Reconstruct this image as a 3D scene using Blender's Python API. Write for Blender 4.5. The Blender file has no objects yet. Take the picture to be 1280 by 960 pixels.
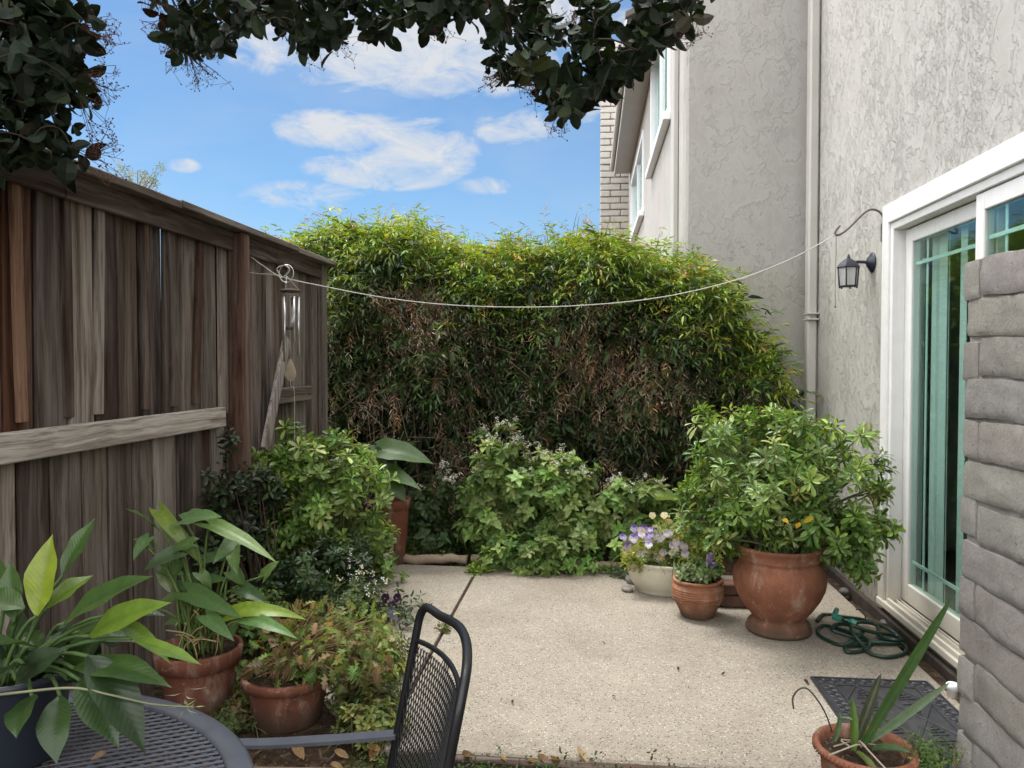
import bpy, bmesh, math, random
import numpy as np
from mathutils import Vector, Matrix, noise as mnoise

R = math.radians
PI = math.pi
rng = np.random.default_rng(11)
random.seed(11)
scene = bpy.context.scene
COL = scene.collection
CAM_Z = 1.40
F_PX = 960.0

# ------------------------------------------------------------------ camera
cam_data = bpy.data.cameras.new('camera')
cam_data.sensor_width = 36.0
cam_data.lens = 36.0 * F_PX / 1280.0
cam_data.clip_start = 0.05
cam_data.clip_end = 2000.0
cam = bpy.data.objects.new('camera', cam_data)
COL.objects.link(cam)
cam.location = (0, 0, CAM_Z)
cam.rotation_euler = (R(90 - 1.55), 0, R(5.85))
scene.camera = cam
_RM = cam.rotation_euler.to_matrix()


def ray(x, y):
    return _RM @ Vector(((x - 640) / F_PX, (480 - y) / F_PX, -1.0))


def P(x, y, Y):
    """world point on the sight line of photo pixel (x, y) at world depth Y"""
    d = ray(x, y)
    t = Y / d.y
    return np.array((d.x * t, Y, CAM_Z + d.z * t))


def G(x, y, z=0.0):
    d = ray(x, y)
    t = (z - CAM_Z) / d.z
    return np.array((d.x * t, d.y * t, z))


def PX(x, y, X):
    d = ray(x, y)
    t = X / d.x
    return np.array((X, d.y * t, CAM_Z + d.z * t))


# ------------------------------------------------------------------ objects
def tag(o, label=None, cat=None, group=None, kind=None):
    if label: o['label'] = label
    if cat: o['category'] = cat
    if group: o['group'] = group
    if kind: o['kind'] = kind
    return o


def empty(name, loc, label, cat, group=None):
    o = bpy.data.objects.new(name, None)
    o.empty_display_size = 0.1
    COL.objects.link(o)
    o.location = tuple(float(c) for c in loc)
    return tag(o, label, cat, group)


class MB:
    """mesh builder: numpy chunks -> one mesh object"""
    def __init__(s):
        s.V = []; s.F = []; s.C = []; s.A = []; s.n = 0

    def add(s, V, faces, col=None, alpha=None):
        V = np.asarray(V, float).reshape(-1, 3)
        s.V.append(V)
        if isinstance(faces, np.ndarray): faces = [faces]
        for f in faces:
            f = np.asarray(f, np.int64)
            if f.size: s.F.append(f + s.n)
        if col is None: col = (1, 1, 1)
        col = np.asarray(col, float)
        if col.ndim == 1: col = np.tile(col, (len(V), 1))
        s.C.append(col)
        s.A.append(np.ones(len(V)) if alpha is None else np.asarray(alpha, float))
        s.n += len(V)
        return s

    def poly(s, V, faces, col=None):
        by = {}
        for f in faces: by.setdefault(len(f), []).append(f)
        return s.add(V, [np.array(a) for a in by.values()], col)

    def build(s, name, mat, parent=None, smooth=True, origin=None):
        V = np.concatenate(s.V)
        par = Vector((0, 0, 0))
        off = np.zeros(3)
        if parent is not None:
            off = np.array(world_loc(parent))
        elif origin is not None:
            off = np.array(origin, float)
        V = V - off
        me = bpy.data.meshes.new(name)
        me.vertices.add(len(V))
        me.vertices.foreach_set('co', V.astype(np.float32).ravel())
        loops = np.concatenate([f.ravel() for f in s.F])
        sizes = np.concatenate([np.full(len(f), f.shape[1]) for f in s.F])
        starts = np.concatenate([[0], np.cumsum(sizes)[:-1]])
        me.loops.add(len(loops))
        me.loops.foreach_set('vertex_index', loops.astype(np.int32))
        me.polygons.add(len(sizes))
        me.polygons.foreach_set('loop_start', starts.astype(np.int32))
        me.polygons.foreach_set('use_smooth', np.full(len(sizes), smooth, bool))
        me.update(calc_edges=True)
        C = np.concatenate(s.C)
        at = me.color_attributes.new('Col', 'FLOAT_COLOR', 'POINT')
        at.data.foreach_set('color', np.concatenate([C, np.concatenate(s.A)[:, None]], 1).astype(np.float32).ravel())
        if mat is not None: me.materials.append(mat)
        o = bpy.data.objects.new(name, me)
        COL.objects.link(o)
        if parent is not None:
            o.parent = parent
        elif origin is not None:
            o.location = tuple(float(c) for c in origin)
        return o


def world_loc(o):
    v = Vector((0, 0, 0))
    while o is not None:
        v += o.location
        o = o.parent
    return v


# chamfered box template
def _cbox():
    ids = {}; base = []; k = 0
    for sx in (-1, 1):
        for sy in (-1, 1):
            for sz in (-1, 1):
                for a in range(3):
                    ids[(sx, sy, sz, a)] = k; k += 1
                    base.append((sx, sy, sz, a))
    faces = []
    for a in range(3):
        o = [i for i in range(3) if i != a]
        for sg in (-1, 1):
            f = []
            for p, q in ((-1, -1), (1, -1), (1, 1), (-1, 1)):
                c = [0, 0, 0]; c[a] = sg; c[o[0]] = p; c[o[1]] = q
                f.append(ids[(*c, a)])
            faces.append(f)
    for a in range(3):
        b, c = [i for i in range(3) if i != a]
        for sb in (-1, 1):
            for sc in (-1, 1):
                def cid(sa, t):
                    q = [0, 0, 0]; q[a] = sa; q[b] = sb; q[c] = sc
                    return ids[(*q, t)]
                faces.append([cid(-1, b), cid(1, b), cid(1, c), cid(-1, c)])
    for sx in (-1, 1):
        for sy in (-1, 1):
            for sz in (-1, 1):
                faces.append([ids[(sx, sy, sz, a)] for a in range(3)])
    def pos(h, c):
        out = []
        for sx, sy, sz, a in base:
            p = [sx * h[0], sy * h[1], sz * h[2]]
            for i, sg in enumerate((sx, sy, sz)):
                if i != a: p[i] -= sg * c
            out.append(p)
        return np.array(out)
    V = pos((1, 1, 1), .1)
    fixed = []
    for f in faces:
        n = np.cross(V[f[1]] - V[f[0]], V[f[2]] - V[f[0]])
        ctr = V[f].mean(0)
        fixed.append(f if n @ ctr > 0 else f[::-1])
    return pos, fixed


_cb_pos, _cb_faces = _cbox()


def box(mb, c, size, ch=0.003, rot=None, col=None):
    h = np.array(size, float) / 2
    ch = min(ch, h.min() * .8)
    V = _cb_pos(h, ch)
    if rot is not None:
        V = V @ np.array(rot).T
    return mb.poly(V + np.array(c), _cb_faces, col)


def rotm(ax, deg):
    return np.array(Matrix.Rotation(R(deg), 3, ax))


def box2(mb, lo, hi, ch=0.003, col=None):
    lo = np.array(lo, float); hi = np.array(hi, float)
    return box(mb, (lo + hi) / 2, np.abs(hi - lo), ch, None, col)


def unit(v):
    v = np.asarray(v, float)
    return v / np.maximum(np.linalg.norm(v, axis=-1, keepdims=True), 1e-9)


def tube(mb, pts, rad, n=6, col=None, closed=False, caps=True):
    pts = np.asarray(pts, float)
    m = len(pts)
    rad = np.full(m, rad) if np.isscalar(rad) else np.asarray(rad, float)
    T = np.zeros_like(pts)
    T[1:-1] = pts[2:] - pts[:-2]; T[0] = pts[1] - pts[0]; T[-1] = pts[-1] - pts[-2]
    if closed:
        T[0] = T[-1] = pts[1] - pts[-2]
    T = unit(T)
    a = np.array((0, 0, 1.0)) if abs(T[0][2]) < .9 else np.array((1.0, 0, 0))
    u = unit(np.cross(T[0], a))
    V = np.zeros((m, n, 3))
    ang = np.arange(n) * 2 * PI / n
    for i in range(m):
        u = unit(u - T[i] * (u @ T[i]))
        w = np.cross(T[i], u)
        V[i] = pts[i] + rad[i] * (np.cos(ang)[:, None] * u + np.sin(ang)[:, None] * w)
    i0 = np.arange(m - 1)[:, None] * n; j = np.arange(n)[None]; j1 = (j + 1) % n
    q = np.stack([i0 + j, i0 + j1, i0 + n + j1, i0 + n + j], -1).reshape(-1, 4)
    fs = [q]
    if caps and not closed:
        fs.append(np.array([list(range(n))[::-1]])); fs.append(np.array([[(m - 1) * n + k for k in range(n)]]))
    return mb.add(V.reshape(-1, 3), fs, col)


def bez(p0, p1, p2, n=8):
    t = np.linspace(0, 1, n)[:, None]
    p0, p1, p2 = (np.asarray(p, float) for p in (p0, p1, p2))
    return (1 - t) ** 2 * p0 + 2 * t * (1 - t) * p1 + t * t * p2


def crom(pts, k=6, closed=False):
    """Catmull-Rom through points"""
    pts = [np.asarray(p, float) for p in pts]
    m = len(pts); out = []
    rngm = m if closed else m - 1
    for i in range(rngm):
        if closed:
            p0, p1, p2, p3 = pts[i - 1], pts[i], pts[(i + 1) % m], pts[(i + 2) % m]
        else:
            p0 = pts[max(i - 1, 0)]; p1 = pts[i]; p2 = pts[i + 1]; p3 = pts[min(i + 2, m - 1)]
        for t in np.arange(k) / k:
            out.append(.5 * (2 * p1 + (p2 - p0) * t + (2 * p0 - 5 * p1 + 4 * p2 - p3) * t * t + (3 * p1 - p0 - 3 * p2 + p3) * t ** 3))
    out.append(pts[0] if closed else pts[-1])
    return np.array(out)


def lathe(mb, prof, c, n=40, sx=1.0, sy=1.0, wob=0.0, col=None, closed_bottom=True):
    c = np.array(c, float)
    ang = np.arange(n) * 2 * PI / n
    m = len(prof)
    V = np.zeros((m, n, 3))
    for i, (r, z) in enumerate(prof):
        rr = r * (1 + wob * np.sin(3 * ang + 1.3) + wob * .6 * np.sin(5 * ang + z * 9))
        V[i, :, 0] = c[0] + rr * np.cos(ang) * sx
        V[i, :, 1] = c[1] + rr * np.sin(ang) * sy
        V[i, :, 2] = c[2] + z
    i0 = np.arange(m - 1)[:, None] * n; j = np.arange(n)[None]; j1 = (j + 1) % n
    q = np.stack([i0 + j, i0 + j1, i0 + n + j1, i0 + n + j], -1).reshape(-1, 4)
    fs = [q]
    if closed_bottom: fs.append(np.array([list(range(n))[::-1]]))
    return mb.add(V.reshape(-1, 3), fs, col)


def disc(mb, c, r, n=40, sx=1, sy=1, bump=.012, rings=5, col=None):
    """lumpy soil disc"""
    V = [np.array(c, float)]
    for k in range(1, rings + 1):
        for a in np.arange(n) * 2 * PI / n:
            V.append(np.array(c) + (r * k / rings * math.cos(a) * sx, r * k / rings * math.sin(a) * sy,
                                    rng.uniform(-bump, bump)))
    f3 = [[0, 1 + j, 1 + (j + 1) % n] for j in range(n)]
    f4 = []
    for k in range(rings - 1):
        for j in range(n):
            a = 1 + k * n; f4.append([a + j, a + n + j, a + n + (j + 1) % n, a + (j + 1) % n])
    return mb.add(np.array(V), [np.array(f3), np.array(f4)], col)


# ------------------------------------------------------------------ leaves
def leaf_tpl(st, side=1, back=0.0):
    cols = [c / side for c in range(-side, side + 1)]
    U = []; Vv = []; rows = []
    for u, w in st:
        row = []
        for c in (cols if w > 0 else [0]):
            U.append(u - back * abs(c) * max(0, 1 - u) ** 3); Vv.append(c * w); row.append(len(U) - 1)
        rows.append(row)
    q = []; t = []
    for a, b in zip(rows, rows[1:]):
        if len(a) == len(b):
            for k in range(len(a) - 1): q.append([a[k], b[k], b[k + 1], a[k + 1]])
        elif len(a) == 1:
            for k in range(len(b) - 1): t.append([a[0], b[k], b[k + 1]])
        else:
            for k in range(len(a) - 1): t.append([a[k], b[0], a[k + 1]])
    return dict(u=np.array(U), v=np.array(Vv), q=np.array(q, np.int64).reshape(-1, 4), t=np.array(t, np.int64).reshape(-1, 3))


T_LANCE = leaf_tpl([(0, 0), (.3, .45), (.62, .36), (1, 0)])
T_SLIM = leaf_tpl([(0, 0), (.4, .5), (1, 0)])
T_OBOV = leaf_tpl([(0, 0), (.3, .26), (.6, .48), (.85, .4), (1, 0)])
T_OVAL = leaf_tpl([(0, 0), (.15, .25), (.4, .48), (.7, .46), (.9, .24), (1, 0)])
T_HEART = leaf_tpl([(0, .34), (.06, .43), (.13, .48), (.22, .50), (.32, .49), (.43, .45), (.54, .39), (.65, .31), (.75, .23), (.84, .145), (.92, .07), (1, 0)], 3, .25)
T_BLADE = leaf_tpl([(0, .05), (.06, .15), (.13, .27), (.21, .38), (.30, .455), (.40, .495), (.50, .5), (.60, .465), (.69, .395), (.77, .30), (.84, .20), (.90, .115), (.95, .05), (1, 0)], 3)
T_STRAP = leaf_tpl([(0, .3), (.15, .42), (.35, .5), (.6, .48), (.8, .36), (.92, .2), (1, 0)], 2)
T_PETAL = leaf_tpl([(0, .12), (.35, .42), (.7, .5), (.92, .3), (1, .12)], 1)


def leaves(mb, tpl, pos, d, up, L, W, col, droop=0.0, fold=0.18, wave=0.0, mid=1.0):
    pos = np.atleast_2d(np.asarray(pos, float)); N = len(pos)
    d = unit(np.broadcast_to(d, (N, 3))); up = np.broadcast_to(up, (N, 3))
    y = np.cross(up, d)
    bad = np.linalg.norm(y, axis=1) < 1e-4
    if bad.any(): y[bad] = np.cross(np.array((1, .3, .2)), d[bad])
    y = unit(y); z = np.cross(d, y)
    L = np.broadcast_to(np.asarray(L, float), N)[:, None]; W = np.broadcast_to(np.asarray(W, float), N)[:, None]
    dr = np.broadcast_to(np.asarray(droop, float), N)[:, None]
    u = tpl['u'][None]; v = tpl['v'][None]
    ph = rng.uniform(0, 6.3, (N, 1))
    # bend along an arc so the leaf keeps its length
    th = dr * 2.0
    ths = np.where(np.abs(th) < 1e-3, 1e-3, th)
    xx = L * np.sin(ths * u) / ths
    zz = -L * (1 - np.cos(ths * u)) / ths + W * fold * np.abs(v) * 2 + W * wave * np.sin(u * 14 + ph) * np.abs(v)
    yy = W * v
    V = pos[:, None] + xx[..., None] * d[:, None] + yy[..., None] * y[:, None] + zz[..., None] * z[:, None]
    n = len(tpl['u'])
    off = (np.arange(N) * n)[:, None, None]
    fs = []
    if len(tpl['q']): fs.append((tpl['q'][None] + off).reshape(-1, 4))
    if len(tpl['t']): fs.append((tpl['t'][None] + off).reshape(-1, 3))
    col = np.broadcast_to(np.asarray(col, float), (N, 3))
    C = np.repeat(col, n, axis=0)
    if mid != 1.0:
        m = np.where(np.abs(np.tile(tpl['v'], N)) < 1e-6, mid, 1.0)[:, None]
        C = C * m
    mb.add(V.reshape(-1, 3), fs, C, np.tile(tpl['u'] - .45 * np.abs(tpl['v']), N))
    return mb


def jitter_col(base, n, amt=.2, hue=.12):
    base = np.asarray(base, float)
    b = base[None] * (1 + rng.normal(0, amt, (n, 1)))
    b = b * (1 + rng.normal(0, hue, (n, 3)))
    return np.clip(b, .004, .9)


def pick_cols(palette, weights, n, amt=.2):
    pal = np.array(palette, float)
    w = np.array(weights, float)
    idx = rng.choice(len(pal), n, p=w / w.sum())
    return np.clip(pal[idx] * (1 + rng.normal(0, amt, (n, 1))) * (1 + rng.normal(0, .07, (n, 3))), .004, .9)


def rand_dirs(n, up=0.0):
    v = rng.normal(0, 1, (n, 3)); v[:, 2] += up
    return unit(v)


def rosettes(mb, tpl, tips, axes, K, L, W, palette, weights, tilt=(45, 85), droop=.25, fold=.15, back=0.03, samecol=True, amt=.18):
    """whorls of leaflets round every shoot tip"""
    tips = np.asarray(tips); N = len(tips)
    axes = unit(axes)
    ref = np.where(np.abs(axes[:, 2:3]) < .9, np.array([[0, 0, 1.0]]), np.array([[1.0, 0, 0]]))
    b = unit(np.cross(axes, ref)); c = np.cross(axes, b)
    k = np.arange(K)[None]
    phi = k * 2.39996 + rng.uniform(0, 6.3, (N, 1)) + rng.normal(0, .2, (N, K))
    frac = (k + .5) / K
    th = np.radians(tilt[0] + (tilt[1] - tilt[0]) * frac + rng.normal(0, 9, (N, K)))
    dirs = (axes[:, None] * np.cos(th)[..., None] + (b[:, None] * np.cos(phi)[..., None] + c[:, None] * np.sin(phi)[..., None]) * np.sin(th)[..., None])
    pos = tips[:, None] - axes[:, None] * (frac * back + 0 * th)[..., None] + dirs * .004
    LL = L * (0.65 + .45 * frac) * rng.uniform(.75, 1.2, (N, K))
    base = pick_cols(palette, weights, N, amt)
    colr = np.repeat(base, K, 0) * (1 + rng.normal(0, .08, (N * K, 1)))
    up = np.repeat(axes, K, 0) + rng.normal(0, .15, (N * K, 3))
    leaves(mb, tpl, pos.reshape(-1, 3), dirs.reshape(-1, 3), up, LL.ravel(), LL.ravel() * W / L,
           np.clip(colr, .004, .9), droop + rng.normal(0, .1, N * K), fold)
    return mb


def crown_tips(c, rad, lumps, per, lump_r, up=.35, inner=.2):
    """shoot tips in an uneven, open crown: shoots of differing reach, each with whorls along it"""
    c = np.array(c, float); rad = np.array(rad, float)
    ld = rand_dirs(lumps, up)
    k1, k2 = rng.uniform(0, 6.3, 2)
    az = np.arctan2(ld[:, 1], ld[:, 0])
    rough = 1 + .16 * np.sin(az * 3 + k1 + ld[:, 2] * 3) + .10 * np.sin(az * 7 + k2 - ld[:, 2] * 6)
    reach = rough * np.where(rng.random(lumps) < .72, rng.uniform(.80, 1.06, lumps), rng.uniform(.45, .8, lumps))
    lc = c + ld * rad * reach[:, None]
    d = rand_dirs(lumps * per, .45) + np.repeat(ld, per, 0) * .7
    d = unit(d)
    r = lump_r * rng.uniform(.15, 1.15, (lumps * per, 1))
    tips = np.repeat(lc, per, 0) + d * r
    ni = int(lumps * per * inner)
    if ni:
        di = rand_dirs(ni); pi_ = c + di * rad * rng.uniform(.1, .7, (ni, 1))
        tips = np.concatenate([tips, pi_]); d = np.concatenate([d, unit(di + (0, 0, .5))])
    axes = unit(d + (0, 0, .45) + rng.normal(0, .2, d.shape))
    return tips, axes, lc


def stems_to(mb, base, targets, r0, r1, col=None, n=5, sag=.15, spread=.03):
    base = np.array(base, float)
    for t in targets:
        b = base + np.append(rng.normal(0, spread, 2), 0)
        m = (b + t) / 2 + np.append(rng.normal(0, .03, 2), sag * np.linalg.norm(t - b))
        m[:2] = b[:2] + (t[:2] - b[:2]) * .35
        k = 7
        tube(mb, bez(b, m, t, k), np.linspace(r0, r1, k), n, col)
# ------------------------------------------------------------------ materials
class NT:
    def __init__(s, name):
        s.m = bpy.data.materials.new(name)
        s.m.use_nodes = True
        s.t = s.m.node_tree
        s.t.nodes.clear()
        s.out = s.t.nodes.new('ShaderNodeOutputMaterial')

    def n(s, typ, props=None, **ins):
        nd = s.t.nodes.new(typ)
        for k, v in (props or {}).items(): setattr(nd, k, v)
        for k, v in ins.items():
            key = int(k[1:]) if k[0] == '_' and k[1:].isdigit() else k.replace('_', ' ')
            s.set(nd.inputs[key], v)
        return nd

    def set(s, sock, v):
        if isinstance(v, bpy.types.NodeSocket): s.t.links.new(v, sock)
        elif isinstance(v, bpy.types.Node): s.t.links.new(v.outputs[0], sock)
        else:
            if isinstance(v, (tuple, list)) and len(v) == 3 and sock.type == 'RGBA': v = (*v, 1)
            sock.default_value = v

    def co(s): return s.n('ShaderNodeTexCoord').outputs['Object']

    def pos(s): return s.n('ShaderNodeNewGeometry').outputs['Position']

    def map(s, v, scale=(1, 1, 1), rot=(0, 0, 0), loc=(0, 0, 0)):
        return s.n('ShaderNodeMapping', Vector=v, Scale=scale, Rotation=rot, Location=loc).outputs[0]

    def noise(s, v, scale, detail=4, rough=.55, dist=0.0):
        return s.n('ShaderNodeTexNoise', Vector=v, Scale=scale, Detail=detail, Roughness=rough, Distortion=dist).outputs['Fac']

    def noisec(s, v, scale, detail=2):
        return s.n('ShaderNodeTexNoise', Vector=v, Scale=scale, Detail=detail).outputs['Color']

    def vor(s, v, scale, feature='F1', out='Distance', rnd=1.0):
        nd = s.n('ShaderNodeTexVoronoi', {'feature': feature}, Vector=v, Scale=scale, Randomness=rnd)
        return nd.outputs[out]

    def ramp(s, fac, stops, interp='LINEAR'):
        nd = s.n('ShaderNodeValToRGB', Fac=fac)
        cr = nd.color_ramp; cr.interpolation = interp
        while len(cr.elements) < len(stops): cr.elements.new(.5)
        for e, (p, c) in zip(cr.elements, stops):
            e.position = p
            e.color = (c, c, c, 1) if np.isscalar(c) else (*c, 1)
        return nd.outputs['Color']

    def mix(s, fac, a, b, mode='MIX'):
        nd = s.n('ShaderNodeMix', {'data_type': 'RGBA', 'blend_type': mode})
        s.set(nd.inputs[0], fac); s.set(nd.inputs[6], a); s.set(nd.inputs[7], b)
        return nd.outputs[2]

    def math(s, op, a, b=0.0, c=0.0, clamp=False):
        nd = s.n('ShaderNodeMath', {'operation': op, 'use_clamp': clamp}, _0=a, _1=b, _2=c)
        return nd.outputs[0]

    def sep(s, v): return s.n('ShaderNodeSeparateXYZ', Vector=v).outputs

    def attr(s, name='Col'): return s.n('ShaderNodeAttribute', {'attribute_name': name}).outputs['Color']

    def bump(s, h, strength=.3, dist=.01, normal=None):
        nd = s.n('ShaderNodeBump', Height=h, Strength=strength, Distance=dist)
        if normal is not None: s.set(nd.inputs['Normal'], normal)
        return nd.outputs[0]

    def bsdf(s, color, rough=.6, normal=None, spec=.5, metal=0.0, **kw):
        nd = s.n('ShaderNodeBsdfPrincipled')
        s.set(nd.inputs['Base Color'], color); s.set(nd.inputs['Roughness'], rough)
        s.set(nd.inputs['Specular IOR Level'], spec); s.set(nd.inputs['Metallic'], metal)
        if normal is not None: s.set(nd.inputs['Normal'], normal)
        for k, v in kw.items(): s.set(nd.inputs[k.replace('_', ' ')], v)
        return nd.outputs[0]

    def done(s, sh):
        s.t.links.new(sh, s.out.inputs['Surface'])
        return s.m


def leaf_mat(name, rough=.42, trans=.3, spec=.5, bumpy=60, veins=0.0):
    t = NT(name)
    at = t.n('ShaderNodeAttribute', {'attribute_name': 'Col'})
    c = at.outputs['Color']
    n = t.noise(t.co(), bumpy, 3)
    c2 = t.mix(t.ramp(n, [(.35, 0.0), (.65, 1.0)]), t.mix(1.0, c, (.78, .8, .8), 'MULTIPLY'), c)
    h = n
    if veins:
        vn = t.math('SINE', t.math('ADD', t.math('MULTIPLY', at.outputs['Alpha'], 95.0), t.math('MULTIPLY', t.noise(t.co(), 14, 3), 5.0)))
        h = t.math('ADD', t.math('MULTIPLY', n, .5), t.math('MULTIPLY', vn, veins))
        c2 = t.mix(t.ramp(vn, [(.6, 0.0), (1.0, .10)]), c2, t.mix(1.0, c2, (1.5, 1.4, 1.3), 'MULTIPLY'))
        big = t.noise(t.co(), 9, 4)
        c2 = t.mix(t.ramp(big, [(.4, .35), (.62, 0.0)]), c2, t.mix(1.0, c2, (.72, .74, .7), 'MULTIPLY'))
        sp = t.noise(t.co(), 170, 3)
        c2 = t.mix(t.ramp(sp, [(.70, 0.0), (.78, .5)]), c2, (.20, .15, .07))
    sh = t.bsdf(c2, rough, t.bump(h, .22 if veins else .12, .004), spec)
    tr = t.n('ShaderNodeBsdfTranslucent', Color=t.mix(1.0, c2, (1.55, 1.35, .55), 'MULTIPLY')).outputs[0]
    mx = t.n('ShaderNodeMixShader', Fac=trans)
    t.set(mx.inputs[1], sh); t.set(mx.inputs[2], tr)
    return t.done(mx.outputs[0])


def wood_mat(name, axis='Z', rough=.85):
    """weathered board: tint from Col, grain stretched along the axis"""
    t = NT(name)
    co = t.co()
    sc = {'Z': (55, 55, 1.6), 'Y': (55, 1.6, 55), 'X': (1.6, 55, 55)}[axis]
    sc2 = {'Z': (9, 9, .9), 'Y': (9, .9, 9), 'X': (.9, 9, 9)}[axis]
    warp = t.n('ShaderNodeVectorMath', {'operation': 'ADD'}, _0=co, _1=t.n('ShaderNodeVectorMath', {'operation': 'SCALE'}, _0=t.noisec(co, 3), Scale=.05).outputs[0]).outputs[0]
    g = t.noise(t.map(warp, sc), 1.0, 5, .65)
    g2 = t.noise(t.map(co, sc2), 1.0, 4, .6, .6)
    fine = t.noise(t.map(co, tuple(3.2 * c for c in sc)), 1.0, 2)
    tint = t.attr()
    grey = t.mix(.62, t.mix(1.0, tint, (1.9, 1.95, 2.0), 'MULTIPLY'), (.27, .25, .235))
    col = t.mix(t.ramp(g2, [(.42, 0.0), (.66, .62)]), tint, grey)
    mid_ = t.noise(t.map(warp, tuple(.38 * c for c in sc)), 1.0, 4, .6)
    col = t.mix(t.ramp(mid_, [(.36, .75), (.50, 0.0)]), col, t.mix(1.0, col, (.36, .30, .27), 'MULTIPLY'))
    col = t.mix(t.ramp(mid_, [(.56, 0.0), (.72, .5)]), col, t.mix(1.0, col, (1.55, 1.5, 1.45), 'MULTIPLY'))
    col = t.mix(t.ramp(g, [(.30, .9), (.50, 0.0)]), col, t.mix(1.0, col, (.28, .22, .20), 'MULTIPLY'))
    col = t.mix(t.ramp(fine, [(.4, .4), (.6, 0.0)]), col, t.mix(1.0, col, (.6, .55, .5), 'MULTIPLY'))
    # sparse knots
    kn = t.vor(t.map(co, {'Z': (5, 5, 1.7), 'Y': (5, 1.7, 5), 'X': (1.7, 5, 5)}[axis]), 1.0)
    col = t.mix(t.ramp(kn, [(.03, .85), (.09, 0.0)]), col, (.03, .018, .012))
    h = t.math('ADD', t.math('MULTIPLY', g, .7), t.math('MULTIPLY', fine, .3))
    return t.done(t.bsdf(col, rough, t.bump(h, .55, .006), .2))


def stucco_mat(name, base, low, strength=.8, sparse=0.0, rot=.5, amt=1.0):
    """skip-trowel stucco: flat plaster with smeared raised patches and sharp drag edges"""
    t = NT(name)
    co = t.pos()
    m = t.map(co, (1, 1, .72), (rot, rot * .4, 0))
    warp = t.n('ShaderNodeVectorMath', {'operation': 'ADD'}, _0=m, _1=t.n('ShaderNodeVectorMath', {'operation': 'SCALE'}, _0=t.noisec(m, 4, 4), Scale=.10).outputs[0]).outputs[0]
    a = t.noise(warp, 6.0, 8, .66, .1)
    plate = t.ramp(a, [(.47 + sparse * .03, 0.0), (.505 + sparse * .03, 1.0), (.60 + sparse * .03, .80), (.64 + sparse * .02, .25), (.70, .55)])
    b = t.noise(t.map(warp, (1.0, 1.0, 1.0), (0, .4, 0), (3, 1, 2)), 16.0, 6, .66, .2)
    lumps = t.ramp(b, [(.50 + sparse * .05, 0.0), (.555 + sparse * .05, 1.0), (.66, .6)])
    c_ = t.noise(t.map(warp, (1.0, 1.0, 1.0), (.7, .1, 0), (7, 4, 1)), 36.0, 5, .66, .2)
    crumbs = t.ramp(c_, [(.52, 0.0), (.60, 1.0)])
    patch = t.ramp(t.noise(t.map(co, (1, 1, .6), (.6, 0, 0)), 2.6, 4, .6), [(.40 + sparse * .08, 0.0), (.62 + sparse * .08, 1.0)])
    fine = t.noise(co, 120, 3)
    h = t.math('ADD', t.math('MULTIPLY', plate, t.math('ADD', .26, t.math('MULTIPLY', patch, .12))), t.math('MULTIPLY', t.math('MULTIPLY', lumps, patch), .55))
    h = t.math('ADD', h, t.math('MULTIPLY', t.math('MULTIPLY', crumbs, patch), .13))
    h = t.math('ADD', h, t.math('MULTIPLY', fine, .08))
    h = t.math('ADD', h, t.math('MULTIPLY', t.noise(co, 3.0, 3), .5))
    z = t.sep(co)[2]
    zz = t.math('ADD', z, t.math('MULTIPLY', t.noise(co, 2.0, 4), .4))
    col = t.mix(t.ramp(t.math('MULTIPLY', zz, .2), [(.45, 1.0), (.485, 0.0)]), base, low)
    mott = t.noise(co, 2.2, 6, .68)
    col = t.mix(t.ramp(mott, [(.34, .25), (.60, 0.0)]), col, t.mix(1.0, col, (.80, .795, .78), 'MULTIPLY'))
    strk = t.noise(t.map(co, (8, 8, .30)), 1.0, 5, .6)
    col = t.mix(t.ramp(strk, [(.54, 0.0), (.76, .38)]), col, t.mix(1.0, col, (.76, .745, .71), 'MULTIPLY'))
    # darker tone in the hollows of the texture
    col = t.mix(t.math('MULTIPLY', t.ramp(a, [(.40, .6), (.47, .0)]), .5), col, t.mix(1.0, col, (.78, .77, .74), 'MULTIPLY'))
    col = t.mix(t.ramp(t.math('ADD', t.math('MULTIPLY', z, .8), t.math('MULTIPLY', t.noise(co, 9, 4), .25)), [(.12, .7), (.38, 0.0)]), col, (.15, .13, .10))
    return t.done(t.bsdf(col, .88, t.bump(h, strength, .022 * amt), .2))


def plain_mat(name, color, rough=.5, spec=.5, metal=0.0, var=.12, scale=12, bump=.0, dirt=None):
    t = NT(name)
    co = t.co()
    n = t.noise(co, scale, 5, .6)
    c = t.mix(t.ramp(n, [(.3, 0.0), (.7, 1.0)]), tuple(x * (1 - var) for x in color), tuple(min(1, x * (1 + var)) for x in color))
    if dirt:
        c = t.mix(t.ramp(t.noise(co, scale * 2.3, 5, .7), [(.52, 0.0), (.72, dirt[1])]), c, dirt[0])
    nm = t.bump(t.noise(co, scale * 9, 3), bump, .004) if bump else None
    return t.done(t.bsdf(c, t.math('ADD', t.math('MULTIPLY', n, .16), rough - .08), nm, spec, metal))


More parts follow.
